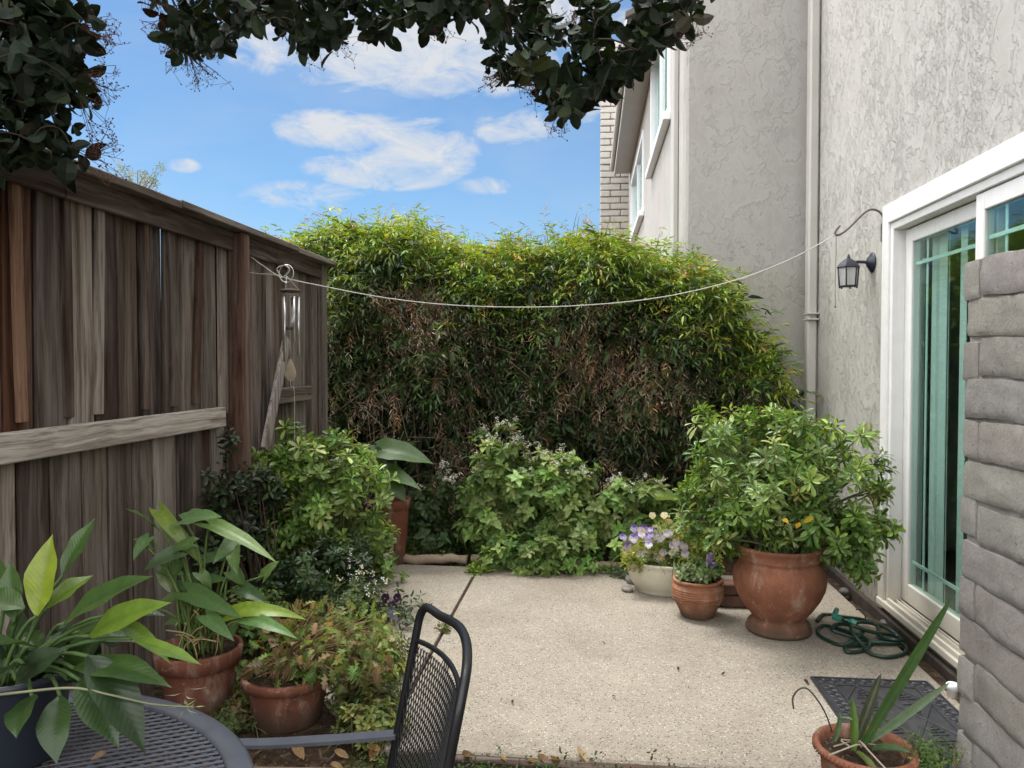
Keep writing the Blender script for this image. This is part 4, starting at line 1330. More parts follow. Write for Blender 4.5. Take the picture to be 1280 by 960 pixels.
s = MB(); stems_to(s, np.array(op.location), pp[::3], .003, .0012, (.12, .16, .06), 4, .1, .09); s.build('stems', M['stem'], op)

# sprawling mounds in the bed edge
def mound(name, label, cx, cy, Y, rad, n, L, pal, w=None, tpl=T_OVAL, K=6, wl=.42, kindm='leaf_matte'):
    c = P(cx, cy, Y); o = empty(name, (c[0], Y, -.03), label, 'plant')
    d = rand_dirs(n, .2); pp = c + d * np.array(rad) * rng.uniform(.4, 1.05, (n, 1)); pp[:, 2] = np.maximum(pp[:, 2], .0 + rng.uniform(0, .03, n))
    m = MB(); rosettes(m, tpl, pp, unit(d + (0, 0, .6)), K, L, L * wl, pal, w or [1] * len(pal), (35, 95), .3); m.build('foliage', M[kindm], o, False)
    s = MB(); stems_to(s, np.array(o.location), pp[::4], .003, .0012, (.13, .12, .06), 4, .1, .06); s.build('stems', M['stem'], o)
    return o
YG = [(.19, .23, .05), (.14, .19, .045), (.24, .24, .07), (.09, .13, .035)]
mound('trailing_plant', 'yellow-green trailing plant spilling onto the patio behind the chair', 472, 822, 3.35, (.17, .24, .10), 260, .034, YG, None, LOBED, 6, .6)
mound('trailing_plant', 'darker feathery greenery below the yellow-green trailing plant, left of the chair', 455, 872, 3.0, (.16, .18, .08), 170, .036, [(.06, .10, .03), (.10, .13, .04), (.16, .14, .07)], None, LOBED, 6, .55)
mound('trailing_plant', 'olive weeds between the two left terracotta pots', 285, 850, 3.1, (.10, .12, .12), 110, .034, [(.06, .09, .03), (.10, .12, .04)], None, LOBED, 6, .6)
mound('trailing_plant', 'fine mixed greenery behind the dried plant pot', 420, 775, 3.6, (.16, .2, .12), 220, .032, [(.10, .15, .05), (.16, .19, .07), (.06, .1, .03)], None, T_SLIM, 8, .3)
o = mound('airy_weed', 'airy bright green weed growing beside the strap-leaf pot at the block wall foot', 1165, 940, 2.12, (.09, .07, .07), 110, .017, [(.12, .20, .05), (.16, .25, .07), (.09, .15, .04)], None, T_SLIM, 6, .35)

# ------------------------------------------------------------------ cream oval planter
cb = np.array((*P(838, 735, 4.78)[:2], 0.0))
pl = empty('planter', cb, 'cream glazed oval planter filled with purple pansies and yellow-green leaves', 'planter')
prof = [(0, 0), (.205, 0), (.215, .008), (.212, .020), (.225, .03), (.25, .075), (.264, .12), (.268, .15), (.262, .165), (.270, .172), (.275, .185), (.268, .195), (.254, .19), (.25, .15)]
pot(pl, cb, prof, M['cream'], .248, .165, 'bowl', .003, 1.0, .72)
m = MB(); pp = cb + np.stack([rng.uniform(-.29, .29, 420), rng.uniform(-.19, .19, 420), np.zeros(420)], -1); pp[:, 2] = .17 + rng.uniform(0, 1, 420) * (.19 + .09 * np.sin((pp[:, 0] - cb[0]) * 9 + 1.0))
YEL = [(.30, .34, .06), (.38, .40, .09), (.21, .28, .05), (.48, .47, .20), (.14, .21, .045)]
rosettes(m, T_OVAL, pp, rand_dirs(420, 1.0), 7, .034, .016, YEL, (3, 3, 2, 1, 2), (35, 95)); m.build('foliage', M['leaf'], pl, False)
s = MB(); stems_to(s, cb + (0, 0, .16), pp[::3], .002, .001, (.16, .2, .06), 4, .1, .12); s.build('stems', M['stem'], pl)
m = MB()
for i in range(58):
    if i < 28: c_ = P(rng.uniform(776, 822), rng.uniform(660, 698), 4.66 + rng.uniform(0, .15)); a, b = VIO[i % 3], LAV[i % 3]
    elif i < 48: c_ = P(rng.uniform(796, 856), rng.uniform(662, 700), 4.60 + rng.uniform(0, .1)); a, b = LAV[i % 3], (.72, .68, .80)
    else: c_ = P(rng.uniform(800, 860), rng.uniform(640, 672), 4.75 + rng.uniform(0, .1)); a, b = (.78, .72, .55), (.72, .64, .40)
    pansy(pl, c_, np.array((rng.normal(0, .5), -1, rng.uniform(.0, .8))), rng.uniform(.04, .056), a, b)

# ------------------------------------------------------------------ small patterned terracotta pot
sb = G(875, 777); sb = np.array((sb[0], sb[1] + .10, 0))
sp = empty('potted_plant', sb, 'small round terracotta pot with carved wavy bands and a small leafy herb', 'potted plant')
prof = [(0, 0), (.085, 0), (.09, .006), (.10, .03), (.122, .075), (.137, .115), (.1395, .120)]
zz = .120
for k in range(4):
    prof += [(.1415, zz + .002), (.1415, zz + .008), (.1385, zz + .010), (.1385, zz + .0125)]; zz += .0125
prof += [(.132, .178), (.124, .186), (.124, .192), (.134, .196), (.138, .204), (.134, .212), (.124, .212), (.116, .20), (.112, .17)]
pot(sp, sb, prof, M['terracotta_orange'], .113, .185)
m = MB()  # carved wave as raised rib
ang = np.linspace(0, 2 * PI, 97)
for dz in (0, .012):
    tube(m, [sb + ((.1395 - .0 * dz) * math.cos(a), .1395 * math.sin(a), .098 + dz + .010 * abs(math.sin(a * 4))) for a in ang], .0028, 5, closed=True)
m.build('carved_band', M['terracotta_orange'], sp)
_, tps, _ = shrub('', sb + (0, 0, .18), None, None, sb + (.01, 0, .24), (.085, .085, .05), T_OVAL, 6, .04, .024, [(.17, .26, .09), (.22, .31, .12), (.12, .19, .07), (.24, .30, .18)], (2, 2, 2, 1), 14, 6, .04, 'leaf', (.14, .16, .07), .004, sp, .3, (35, 90), .3)
m = MB()
for px_, py_ in ((886, 700), (891, 706), (889, 694)): pansy(sp, P(px_, py_, sb[1]), np.array((rng.normal(0, .3), -1, .2)), .032, LAV[0], VIO[1])
s = MB(); 
for px_, py_ in ((886, 700), (891, 706), (889, 694)): tube(s, bez(sb + (.01, 0, .18), sb + (.03, 0, .24), P(px_, py_, sb[1]), 5), .002, 4, (.14, .18, .07))
tube(s, bez(sb + (.03, 0, .18), P(886, 715, sb[1]), P(884, 682, sb[1]), 6), np.linspace(.008, .005, 6), 6, (.42, .40, .42)); s.build('flower_stems', M['stem'], sp)

# ------------------------------------------------------------------ rear tall pot with broad leaves
rb = np.array((*P(490, 690, 5.25)[:2], -.02))
rp = empty('potted_plant', rb, 'tall tapered terracotta pot at the back left with broad heart-shaped leaves', 'potted plant')
prof = [(0, 0), (.088, 0), (.092, .006), (.118, .40), (.119, .405), (.130, .407), (.134, .47), (.128, .475), (.118, .472), (.112, .42)]
pot(rp, rb, prof, M['terracotta_red'], .112, .44)
def heart(mb, sb_, base, p_b, p_t, w, col, up=(0, -.5, 1), droop=.3, stemc=(.12, .18, .05), stem_mb=None, tpl=T_HEART, mid=1.2, wave=.08, fold=.10):
    p_b = np.array(p_b); p_t = np.array(p_t); L = np.linalg.norm(p_t - p_b)
    leaves(mb, tpl, [p_b], p_t - p_b, up, L * (1 + .2 * abs(droop)), w, col, droop, fold, wave, mid)
    m_ = (base + p_b) / 2; m_[:2] = base[:2] * .65 + p_b[:2] * .35; m_[2] = max(base[2], p_b[2]) * .9 + .02
    tube(stem_mb, bez(base, m_, p_b, 8), np.linspace(.006, .0035, 8), 6, stemc)
lf = MB(); st = MB(); b0 = rb + (0, 0, .44)
for (x0, y0, x1, y1, w, c, Y0, Y1, up) in (
        (478, 562, 536, 566, .19, (.075, .15, .035), 5.2, 5.1, (0, -.7, .8)), (470, 585, 520, 596, .14, (.09, .17, .04), 5.2, 5.0, (0, -.6, .8)),
        (482, 575, 452, 556, .2, (.06, .12, .03), 5.25, 5.2, (0, -.6, .8)), (500, 560, 505, 545, .2, (.05, .10, .03), 5.3, 5.5, (0, -.5, 1)),
        (488, 600, 505, 622, .13, (.08, .15, .04), 5.15, 5.05, (0, -.8, .6)), (475, 600, 452, 612, .14, (.07, .13, .035), 5.2, 5.1, (0, -.8, .6))):
    heart(lf, None, b0, P(x0, y0, Y0), P(x1, y1, Y1), w, c, up, .3, stem_mb=st)
lf.build('leaves', M['leaf_broad'], rp, True); st.build('stems', M['stem'], rp)

# ------------------------------------------------------------------ left pot: arrow-leaved plant
eb = np.array((-1.60, 2.98, -.03))
ep = empty('potted_plant', eb, 'wide terracotta pot by the fence with pale arrow-shaped leaves on long stalks', 'potted plant')
H = float(P(213, 806, eb[1])[2]) - eb[2]
prof = [(0, 0), (.118, 0), (.123, .006), (.150, H * .72), (.151, H * .74), (.166, H * .75), (.174, H * .97), (.168, H), (.156, H), (.147, H * .85)]
eo = pot(ep, eb, prof, M['terracotta_red'], .148, H * .9)
lf = MB(); st = MB(); b0 = eb + (0, 0, H * .9)
for (x0, y0, x1, y1, w, c, Y0, Y1, up) in (
        (228, 650, 272, 640, .115, (.16, .27, .11), 2.95, 2.85, (0.1, -.55, .8)), (262, 655, 340, 682, .085, (.17, .27, .08), 2.9, 2.75, (.2, -.5, .9)),
        (200, 640, 232, 680, .075, (.20, .28, .05), 3.0, 2.9, (-.3, -.5, .8)), (190, 655, 162, 632, .08, (.12, .22, .06), 3.0, 2.9, (0, -.5, .9)),
        (186, 672, 164, 690, .07, (.14, .24, .10), 2.95, 2.85, (0, -.8, .5)), (222, 690, 180, 703, .08, (.07, .12, .05), 2.9, 2.8, (0, -.8, .5)),
        (235, 740, 290, 760, .10, (.10, .18, .06), 2.9, 2.75, (0, -.7, .7)), (240, 730, 275, 715, .08, (.08, .15, .05), 3.0, 2.95, (0, -.6, .8)),
        (285, 768, 353, 742, .09, (.22, .32, .04), 2.85, 2.75, (.2, -.6, .8)), (310, 774, 362, 782, .07, (.15, .28, .09), 2.8, 2.7, (.2, -.6, .8)),
        (258, 770, 286, 792, .075, (.14, .25, .09), 2.85, 2.75, (.1, -.7, .7)), (330, 720, 345, 700, .07, (.14, .22, .07), 3.1, 3.1, (0, -.6, .8)),
        (228, 725, 262, 745, .09, (.06, .11, .04), 3.0, 2.95, (0, -.7, .8)), (215, 660, 246, 690, .07, (.16, .24, .05), 3.0, 2.92, (0, -.6, .8)),
        (255, 700, 300, 690, .09, (.09, .16, .06), 3.05, 3.0, (0, -.5, .9)), (300, 735, 330, 750, .08, (.05, .10, .035), 3.0, 2.95, (0, -.6, .8))):
    heart(lf, None, b0 + np.append(rng.normal(0, .035, 2), 0), P(x0, y0, Y0), P(x1, y1, Y1), w * .85, np.array(c) * 1.15, up, rng.uniform(.1, .55), stem_mb=st, wave=.10, mid=1.15)
for i in range(15):
    x0 = rng.uniform(172, 300); y0 = rng.uniform(655, 775); a_ = rng.uniform(-.4, 3.5); L_ = rng.uniform(20, 38)
    heart(lf, None, b0 + np.append(rng.normal(0, .04, 2), 0), P(x0, y0, 3.0 + rng.normal(0, .05)), P(x0 + L_ * math.cos(a_), y0 + L_ * .7 * math.sin(a_), 2.94 + rng.normal(0, .05)), rng.uniform(.05, .075), np.array(((.13, .22, .07), (.10, .18, .05), (.19, .27, .10))[i % 3]), (rng.normal(0, .3), -.6, .8), rng.uniform(.1, .5), stem_mb=st, wave=.1, mid=1.15)
for i in range(16):   # dry stalks
    a = b0 + np.append(rng.normal(0, .05, 2), -.01); tube(st, bez(a, a + (rng.normal(0, .04), rng.normal(0, .04), .12), a + (rng.normal(0, .10), rng.normal(-.03, .08), rng.uniform(.03, .24)), 6), .0028, 4, (.42, .34, .17))
lf.build('leaves', M['leaf_broad'], ep, True); st.build('stems', M['stem'], ep)

# ------------------------------------------------------------------ pot with dried plant
fb = np.array((*P(360, 900, 2.94)[:2], -.03))
fp = empty('potted_plant', fb, 'dark terracotta pot with half-dried feathery plant hanging over its rim', 'potted plant')
H = float(P(360, 838, fb[1])[2]) - fb[2]
prof = [(0, 0), (.125, 0), (.130, .006), (.158, H * .78), (.159, H * .79), (.174, H * .80), (.181, H * .97), (.176, H), (.163, H), (.155, H * .85)]
pot(fp, fb, prof, M['terracotta_red'], .156, H * .92)
FERN = leaf_tpl([(0, .05), (.12, .35), (.2, .12), (.32, .5), (.42, .14), (.55, .45), (.65, .12), (.76, .3), (.86, .08), (1, 0)], 1)
b0 = fb + (0, 0, H * .92)
m = MB(); s = MB()
def fronds(mb, n, c, r, L, pal, w, down=0.0):
    d = rand_dirs(n, .3 - down); pp = c + d * r * rng.uniform(.3, 1.1, (n, 1))
    pp[:, 2] = np.maximum(pp[:, 2], .0)
    leaves(mb, FERN, pp, unit(d + rng.normal(0, .5, (n, 3)) - (0, 0, down)), rand_dirs(n, 1.0), L * rng.uniform(.6, 1.2, n), L * .6 * rng.uniform(.7, 1.2, n), pick_cols(pal, w, n, .25), .5 + down * .4, .2)
    for t in pp[::5]: tube(s, bez(b0 + np.append(rng.normal(0, .04, 2), 0), (b0 + t) / 2 + (0, 0, .08), t, 6), .0022, 4, (.26, .18, .09))
DRY = [(.33, .24, .13), (.24, .16, .085), (.30, .24, .14), (.16, .17, .055), (.32, .19, .10)]
fronds(m, 150, b0 + (.06, -.02, .10), np.array((.17, .15, .10)), .065, DRY[:3] + [(.16, .24, .06)], (2, 1, 2, 4))
fronds(m, 210, P(432, 815, 2.9), np.array((.15, .13, .12)), .07, DRY + [(.19, .27, .08)], (2, 2, 1, 2, 1, 6), .7)
fronds(m, 110, P(455, 785, 3.0), np.array((.13, .13, .10)), .055, [(.18, .26, .07), (.25, .3, .1), (.3, .25, .13)], (2, 2, 1), .2)
fronds(m, 60, P(310, 850, 2.9), np.array((.05, .06, .07)), .055, [(.14, .18, .05), (.2, .16, .07)], (1, 1), .5)
fronds(m, 120, P(390, 780, 3.05), np.array((.13, .12, .07)), .055, [(.17, .21, .06), (.24, .24, .09), (.3, .24, .12)], (2, 2, 1))
fronds(m, 70, P(398, 838, 2.86), np.array((.06, .05, .03)), .05, [(.16, .25, .06), (.12, .2, .05)], (1, 1), .2)
m.build('foliage', M['leaf_matte'], fp, False); s.build('stems', M['stem'], fp)

# ------------------------------------------------------------------ strap-leaved pot at the right front
ob = np.array((*P(1081, 932, 2.15)[:2], 0))
op_ = empty('potted_plant', ob, 'terracotta pot with rolled rim holding a few long strap leaves at the right front', 'potted plant')
H = float(P(1081, 931, ob[1])[2])
prof = [(0, 0), (.082, 0), (.086, .005), (.112, H - .055), (.113, H - .05), (.116, H - .03), (.127, H - .022), (.132, H - .01), (.128, H), (.119, H), (.113, H - .012), (.108, H - .05)]
pot(op_, ob, prof, M['terracotta'], .109, H - .03)
m = MB()
for k in range(64):     # rope-like tooling round the rim
    a = k * 2 * PI / 64; a2 = a + .07
    tube(m, [ob + (.1315 * math.cos(a), .1315 * math.sin(a), H - .018), ob + (.131 * math.cos(a2), .131 * math.sin(a2), H - .003)], .0028, 4)
m.build('rope_rim', M['terracotta'], op_)
lf = MB(); st = MB(); yb = ob[1]
def strap(x0, y0, x1, y1, w, col, Y0, Y1, up=(0, -1, .25), droop=.1, fold=.3, mid=.8):
    a = P(x0, y0, Y0); b = P(x1, y1, Y1)
    leaves(lf, T_STRAP, [a], b - a, up, np.linalg.norm(b - a) * (1 + .1 * abs(droop)), w, col, droop, fold, 0, mid)
strap(1078, 932, 1190, 743, .027, (.055, .115, .030), yb, yb - .04, (-.4, -1, .1), -.06)
strap(1072, 925, 1101, 842, .026, (.06, .07, .035), yb + .01, yb + .03, (-.5, -1, .1), .05)
strap(1088, 926, 1184, 856, .022, (.17, .24, .14), yb, yb - .10, (-.3, -1, .5), .12)
strap(1066, 938, 1068, 874, .024, (.11, .20, .04), yb - .02, yb - .02, (.2, -1, .1), .1)
strap(1042, 926, 1052, 893, .018, (.14, .22, .12), yb, yb - .02, (.3, -1, .2), .1)
strap(1048, 900, 1064, 896, .020, (.20, .26, .16), yb, yb - .03, (.3, -.4, 1), .2)
strap(1090, 938, 1128, 928, .026, (.06, .12, .035), yb - .02, yb - .09, (0, -.5, 1), .3)
strap(1070, 940, 1110, 965, .02, (.16, .22, .05), yb - .03, yb - .15, (0, -.4, 1), .5)
lf.build('leaves', M['leaf_gloss'], op_, True)
rt = MB(); tube(rt, crom([P(1040, 915, yb), P(1030, 888, yb - .02), P(1012, 863, yb - .03), P(1000, 861, yb - .03), P(991, 872, yb - .03), P(992, 886, yb - .03)], 5), np.linspace(.002, .0025, 26), 5, (.06, .055, .05)); rt.build('aerial_root', M['stem'], op_)
for i in range(4):
    a = P(rng.uniform(1050, 1110), 934, yb + rng.uniform(-.05, .05)); rt = MB(); tube(rt, crom([a, a + (rng.normal(0, .02), rng.normal(0, .02), .012), a + (rng.normal(0, .04), rng.normal(0, .04), -.005)], 4), .0024, 5, (.36, .31, .24)); rt.build('root', M['stem'], op_)
mound('seedling_patch', 'light green leafy seedlings filling the bed behind the arrow-leaved plant', 318, 775, 3.35, (.20, .22, .14), 170, .042, [(.12, .20, .06), (.17, .25, .08), (.08, .14, .04)], None, T_OVAL, 6, .5)
o = mound('daisy_plant', 'small white-flowered plant at the foot of the bright green shrub by the patio', 440, 742, 3.75, (.14, .14, .12), 110, .03, [(.13, .19, .07), (.18, .24, .10)], None, LOBED, 6, .6)
flowers(o, P(446, 730, 3.68) + rng.normal(0, .07, (46, 3)), .011, (.80, .78, .74))

mound('trailing_plant', 'pale yellow-green weeds under the far armrest, between the dried plant and the chair', 462, 905, 2.78, (.14, .13, .10), 150, .034, YG, None, LOBED, 6, .6)
mound('trailing_plant', 'low mixed weeds in front of the wide pot beside the table rim', 292, 900, 2.85, (.10, .10, .08), 90, .03, [(.10, .15, .05), (.14, .17, .06), (.2, .16, .08)], None, LOBED, 6, .6)
# ------------------------------------------------------------------ metal table
TC = np.array((-1.02, .965, 0)); TR = .528; TZ = .714
table = empty('patio_table', TC, 'round black metal mesh patio table with a flat grey rim', 'table')
m = MB(); pr = [(TR - .042, TZ - .012), (TR - .042, TZ), (TR - .038, TZ + .003), (TR - .006, TZ + .003), (TR, TZ - .001), (TR, TZ - .022), (TR - .003, TZ - .024), (TR - .006, TZ - .02), (TR - .012, TZ - .012), (TR - .042, TZ - .012)]
lathe(m, pr, TC, 96, closed_bottom=False); m.build('rim', M['grey_metal'], table)
m = MB(); rr = TR - .043
pitch = .0165
for ang in (28, -28):
    u = np.array((math.cos(R(ang)), math.sin(R(ang)), 0)); v = np.array((-u[1], u[0], 0))
    for o_ in np.arange(-rr + pitch, rr, pitch):
        hl = math.sqrt(max(rr * rr - o_ * o_, 0))
        c_ = TC + v * o_ + (0, 0, TZ - .006 + (.0014 if ang > 0 else -.0014))
        box(m, c_, (hl * 2, .0064, .0024), .0006, np.stack([u, v, (0, 0, 1)], 1))
m.build('mesh_top', M['grey_metal'], table, False)
for k in range(4):
    a = k * PI / 2 + .6
    m = MB(); d_ = np.array((math.cos(a), math.sin(a), 0))
    tube(m, crom([TC + d_ * (TR - .06) + (0, 0, TZ - .02), TC + d_ * .36 + (0, 0, .5), TC + d_ * .26 + (0, 0, .3), TC + d_ * .34 + (0, 0, .1), TC + d_ * .42 + (0, 0, -.03)], 5), .012, 8)
    m.build('leg', M['black'], table)
m = MB(); tube(m, [TC + (.27 * math.cos(a), .27 * math.sin(a), .3) for a in np.linspace(0, 2 * PI, 33)], .008, 6, closed=True); m.build('stretcher_ring', M['black'], table)
# dead leaf on it
def fallen(label, p, ang, L=.06, col=(.30, .19, .09), group=None, tilt=.15):
    m = MB(); d_ = np.array((math.cos(ang), math.sin(ang), tilt)); leaves(m, T_OVAL, [p], d_, (rng.normal(0, .3), rng.normal(0, .3), 1), L, L * .5, col, -.35, .35)
    tag(m.build('fallen_leaf', M['leaf_matte'], None, False, p), label, 'leaf', group)
lp_ = G(113, 950, TZ + .004); fallen('curled dry leaf lying on the round mesh table', lp_, .3, .03, (.22, .14, .08))

# ------------------------------------------------------------------ peace lily in a dark pot on the table
lb_ = np.array((*P(24, 940, 1.22)[:2], TZ + .006))
lily = empty('potted_plant', lb_, 'leafy plant with long broad glossy leaves in a black pot on the round table', 'potted plant')
pr = [(0, 0), (.062, 0), (.065, .004), (.082, .135), (.083, .137), (.088, .14), (.089, .152), (.085, .155), (.081, .153), (.077, .12)]
pot(lily, lb_, pr, M['plastic'], .078, .13)
lf = MB(); st = MB(); b0 = lb_ + (0, 0, .125)
LG = [(.030, .062, .016), (.045, .088, .02), (.11, .18, .02), (.20, .26, .02), (.024, .048, .018)]
def blade(x0, y0, x1, y1, w, c, Y0, Y1, up, droop=.3, fold=.14):
    a = P(x0, y0, Y0); b = P(x1, y1, Y1)
    leaves(lf, T_BLADE, [a], b - a, up, np.linalg.norm(b - a) * (1 + .15 * abs(droop)), w * .90, c, droop * .7 + rng.uniform(-.05, .1), fold, .10, .85)
    s0 = b0 + np.append(rng.normal(0, .022, 2), 0)
    tube(st, bez(s0, s0 * .5 + a * .5 + np.array((0, 0, .05)), a, 7), np.linspace(.004, .003, 7), 6, (.05, .09, .025))
L_ = [ # base px, tip px, width(m), colour, depth base/tip, up
    (46, 770, 60, 668, .062, LG[3], 1.20, 1.22, (0, -1, .1), .05),
    (78, 720, 116, 645, .050, LG[1], 1.28, 1.34, (-.3, -1, .2), .1),
    (80, 780, 160, 706, .055, LG[1], 1.15, 1.08, (-.4, -.7, .8), .25),
    (112, 795, 182, 742, .052, LG[2], 1.12, 1.04, (-.3, -.8, .7), .2),
    (60, 760, 108, 712, .05, LG[2], 1.22, 1.26, (-.3, -.8, .6), .2),
    (30, 760, -30, 735, .05, LG[1], 1.2, 1.2, (0, -.6, .8), .3),
    (18, 775, 8, 700, .045, LG[1], 1.2, 1.25, (.3, -1, .2), .1),
    (92, 835, 188, 815, .055, LG[1], 1.12, 1.04, (0, -.4, 1), .35),
    (100, 850, 140, 905, .058, LG[0], 1.1, 1.02, (.5, -.7, .7), .4),
    (110, 820, 180, 900, .066, LG[4], 1.1, 1.02, (.5, -.6, .8), .55),
    (75, 870, 58, 940, .055, LG[0], 1.1, 1.02, (.2, -1, .5), .4),
    (30, 830, -40, 850, .06, LG[4], 1.1, 1.0, (-.2, -.7, .8), .4),
    (45, 810, -15, 790, .055, LG[0], 1.12, 1.05, (-.2, -.7, .8), .35),
    (20, 850, 60, 810, .05, LG[4], 1.12, 1.08, (0, -.8, .6), .3),
    (100, 790, 160, 778, .045, LG[1], 1.2, 1.15, (0, -.5, .9), .4),
    (140, 772, 203, 800, .028, LG[2], 1.12, 1.05, (.1, -.5, 1), .35),
    (165, 798, 252, 828, .026, LG[2], 1.08, 1.02, (.1, -.4, 1), .0),
    (130, 770, 190, 748, .04, LG[0], 1.22, 1.2, (0, -.5, 1), .4),
    (85, 850, 105, 790, .05, LG[0], 1.15, 1.12, (-.2, -1, .3), .2),
    (60, 840, 84, 770, .05, LG[4], 1.18, 1.2, (-.3, -1, .3), .15),
    (40, 870, 10, 905, .05, LG[0], 1.08, 1.0, (0, -.9, .6), .4),
    (10, 745, -25, 690, .05, LG[1], 1.25, 1.3, (.3, -1, .3), .2),
]
for a in L_: blade(*a)
for i in range(16):
    a = rng.uniform(0, 6.3); x0 = rng.uniform(20, 110); y0 = rng.uniform(790, 860)
    blade(x0, y0, x0 + 70 * math.cos(a), y0 - 30 + 45 * math.sin(a), rng.uniform(.035, .055), LG[(0, 1, 4)[i % 3]], 1.25, 1.3 + rng.normal(0, .06), (rng.normal(0, .4), -.8, .7), .3)
lf.build('leaves', M['leaf_gloss'], lily, True); st.build('stems', M['stem'], lily)
m = MB(); run = crom([P(-40, 873, 1.02), P(20, 866, 1.04), P(90, 860, 1.05), P(140, 869, 1.06), P(190, 880, 1.07), P(243, 884, 1.08)], 6)
tube(m, run, np.linspace(.0025, .0014, len(run)), 5, (.15, .16, .09))
tube(m, bez(lb_ + (-.05, 0, .13), P(-70, 850, 1.1), P(-40, 873, 1.02), 5), .0025, 5, (.15, .16, .09))
ro = m.build('runner', M['stem'], lily)
m = MB(); q = P(230, 886, 1.08); rosettes(m, T_SLIM, [q], [np.array((.1, -.3, -1.0))], 7, .028, .006, [(.50, .52, .46)], [1], (20, 80)); rosettes(m, T_SLIM, [P(243, 884, 1.08)], [np.array((1.0, -.1, .2))], 4, .02, .003, [(.24, .26, .12)], [1], (10, 45))
m.build('plantlet', M['leaf_matte'], ro, False)

# ------------------------------------------------------------------ chair
F0 = P(527, 757, 1.62); N0 = np.array((-.208, 1.27, F0[2]))
chair = empty('patio_chair', (-.50, 1.38, 0), 'black metal patio chair with an expanded mesh back in front of the patio', 'chair')
LEAN = .19
def cb_(t, z, bow=.036):
    """point on the reclined, bowed back: t across, z height"""
    p = F0 * (1 - t) + N0 * t
    out = unit(np.array((.34, .17, 0)))
    s = LEAN * (z - F0[2])
    q = np.array((p[0] + s, p[1] + s * .1, z)) + out * bow * 4 * t * (1 - t) * np.clip((z - .4) * 2.5, 0, 1)
    return q
zt_ = F0[2]
rail = [cb_(0, .44), cb_(0, .55), cb_(0, .70), cb_(0, zt_ - .06), cb_(.005, zt_ - .022), cb_(.035, zt_ - .002), cb_(.09, zt_ + .002), cb_(.2, zt_ + .000), cb_(.36, zt_ + .006), cb_(.52, zt_ + .010), cb_(.68, zt_ + .006), cb_(.82, zt_ - .006), cb_(.92, zt_ - .022), cb_(.98, zt_ - .050), cb_(1, zt_ - .09), cb_(1, .70), cb_(1, .55), cb_(1, .44)]
m = MB(); tube(m, crom(rail, 6), .0092, 12); m.build('back_frame', M['black'], chair)
def ptop(t): return zt_ - .075 + .012 * 4 * t * (1 - t) - .01 * t
edge = [cb_(t, ptop(t)) for t in np.linspace(.0, 1, 13)]
m = MB(); tube(m, crom(edge, 3), .0055, 8); m.build('panel_edge', M['black'], chair)
m = MB(); zb_ = .47
nd = 32
for sgn in (1, -1):
    for k in range(-30, nd + 30):
        t0 = k / nd * 1.0
        pts = []
        for s in np.linspace(0, 1, 25):
            z = zb_ + (zt_ - zb_) * s; t = t0 + sgn * s * .42
            if .015 < t < .985 and z < ptop(t): pts.append(cb_(t, z) + (0.0009 * sgn, 0, 0))
        if len(pts) > 1: tube(m, pts, .0013, 4, None, caps=False)
m.build('back_mesh', M['black'], chair)
sdir = np.array((-.97, -.20, 0)); sdir /= np.linalg.norm(sdir)
Fs = cb_(0, .44); Ns = cb_(1, .44)
seat = [Fs, Fs + sdir * .22 + (0, 0, .0), Fs + sdir * .42 + (0, 0, .01), Fs + sdir * .46 + (0, 0, -.02), Ns + sdir * .46 + (0, 0, -.02), Ns + sdir * .42 + (0, 0, .01), Ns + sdir * .22, Ns]
m = MB(); tube(m, np.array(seat), .011, 10); tube(m, np.array([Fs, Ns]), .010, 8); m.build('seat_frame', M['black'], chair)
m = MB()
for sgn in (1, -1):
    for k in range(-20, 55):
        pts = []
        for s in np.linspace(0, 1, 12):
            t = k / 36 + sgn * s * .45
            if .02 < t < .98: pts.append(Fs * (1 - t) + Ns * t + sdir * .44 * s + (0, 0, -.003 - .02 * math.sin(PI * s) * math.sin(PI * t)))
        if len(pts) > 1: tube(m, pts, .0018, 4, None, caps=False)
m.build('seat_mesh', M['black'], chair)
for base_, far in ((Fs, True), (Ns, False)):
    m = MB(); tube(m, crom([base_ + (0, 0, .02), base_ - (0, 0, .1) - sdir * .02, (base_ * (1, 1, 0)) - sdir * .10 + (0, 0, -.03)], 5), .0115, 10); m.build('leg', M['black'], chair)
    fr = base_ + sdir * .43
    m = MB(); tube(m, crom([fr + (0, 0, .0), fr - (0, 0, .2) + sdir * .01, fr * (1, 1, 0) + sdir * .02 + (0, 0, -.03)], 5), .0115, 10); m.build('leg', M['black'], chair)
# arms: flat strips
def strip(mb, pts, w, th):
    pts = np.array(pts); T = unit(np.gradient(pts, axis=0)); S = unit(np.cross(T, np.array((0, 0, 1.0)))); U = np.cross(S, T)
    V = np.stack([pts - S * w / 2 - U * th / 2, pts + S * w / 2 - U * th / 2, pts + S * w / 2 + U * th / 2, pts - S * w / 2 + U * th / 2], 1).reshape(-1, 3)
    n_ = len(pts); i0 = np.arange(n_ - 1)[:, None] * 4; j = np.arange(4)[None]; j1 = (j + 1) % 4
    mb.add(V, [np.stack([i0 + j, i0 + j1, i0 + 4 + j1, i0 + 4 + j], -1).reshape(-1, 4), np.array([[3, 2, 1, 0]]), np.array([[n_ * 4 - 4, n_ * 4 - 3, n_ * 4 - 2, n_ * 4 - 1]])])
zA = float(P(489, 916, 1.62)[2])
a0 = cb_(0, zA); a1 = P(420, 924, 1.62); a2 = P(340, 929, 1.60); a3 = P(296, 930, 1.58); a4 = P(280, 925, 1.58)
m = MB(); strip(m, crom([a0, a1, a2, a3, a4 - (0.02, 0, .02), a4 + (-.02, 0, -.07), Fs + sdir * .43 + (0, 0, .0)], 6), .034, .008)
m.build('armrest', M['grey_metal'], chair, False)
b0_ = cb_(1, zA - .02); off = b0_ - a0
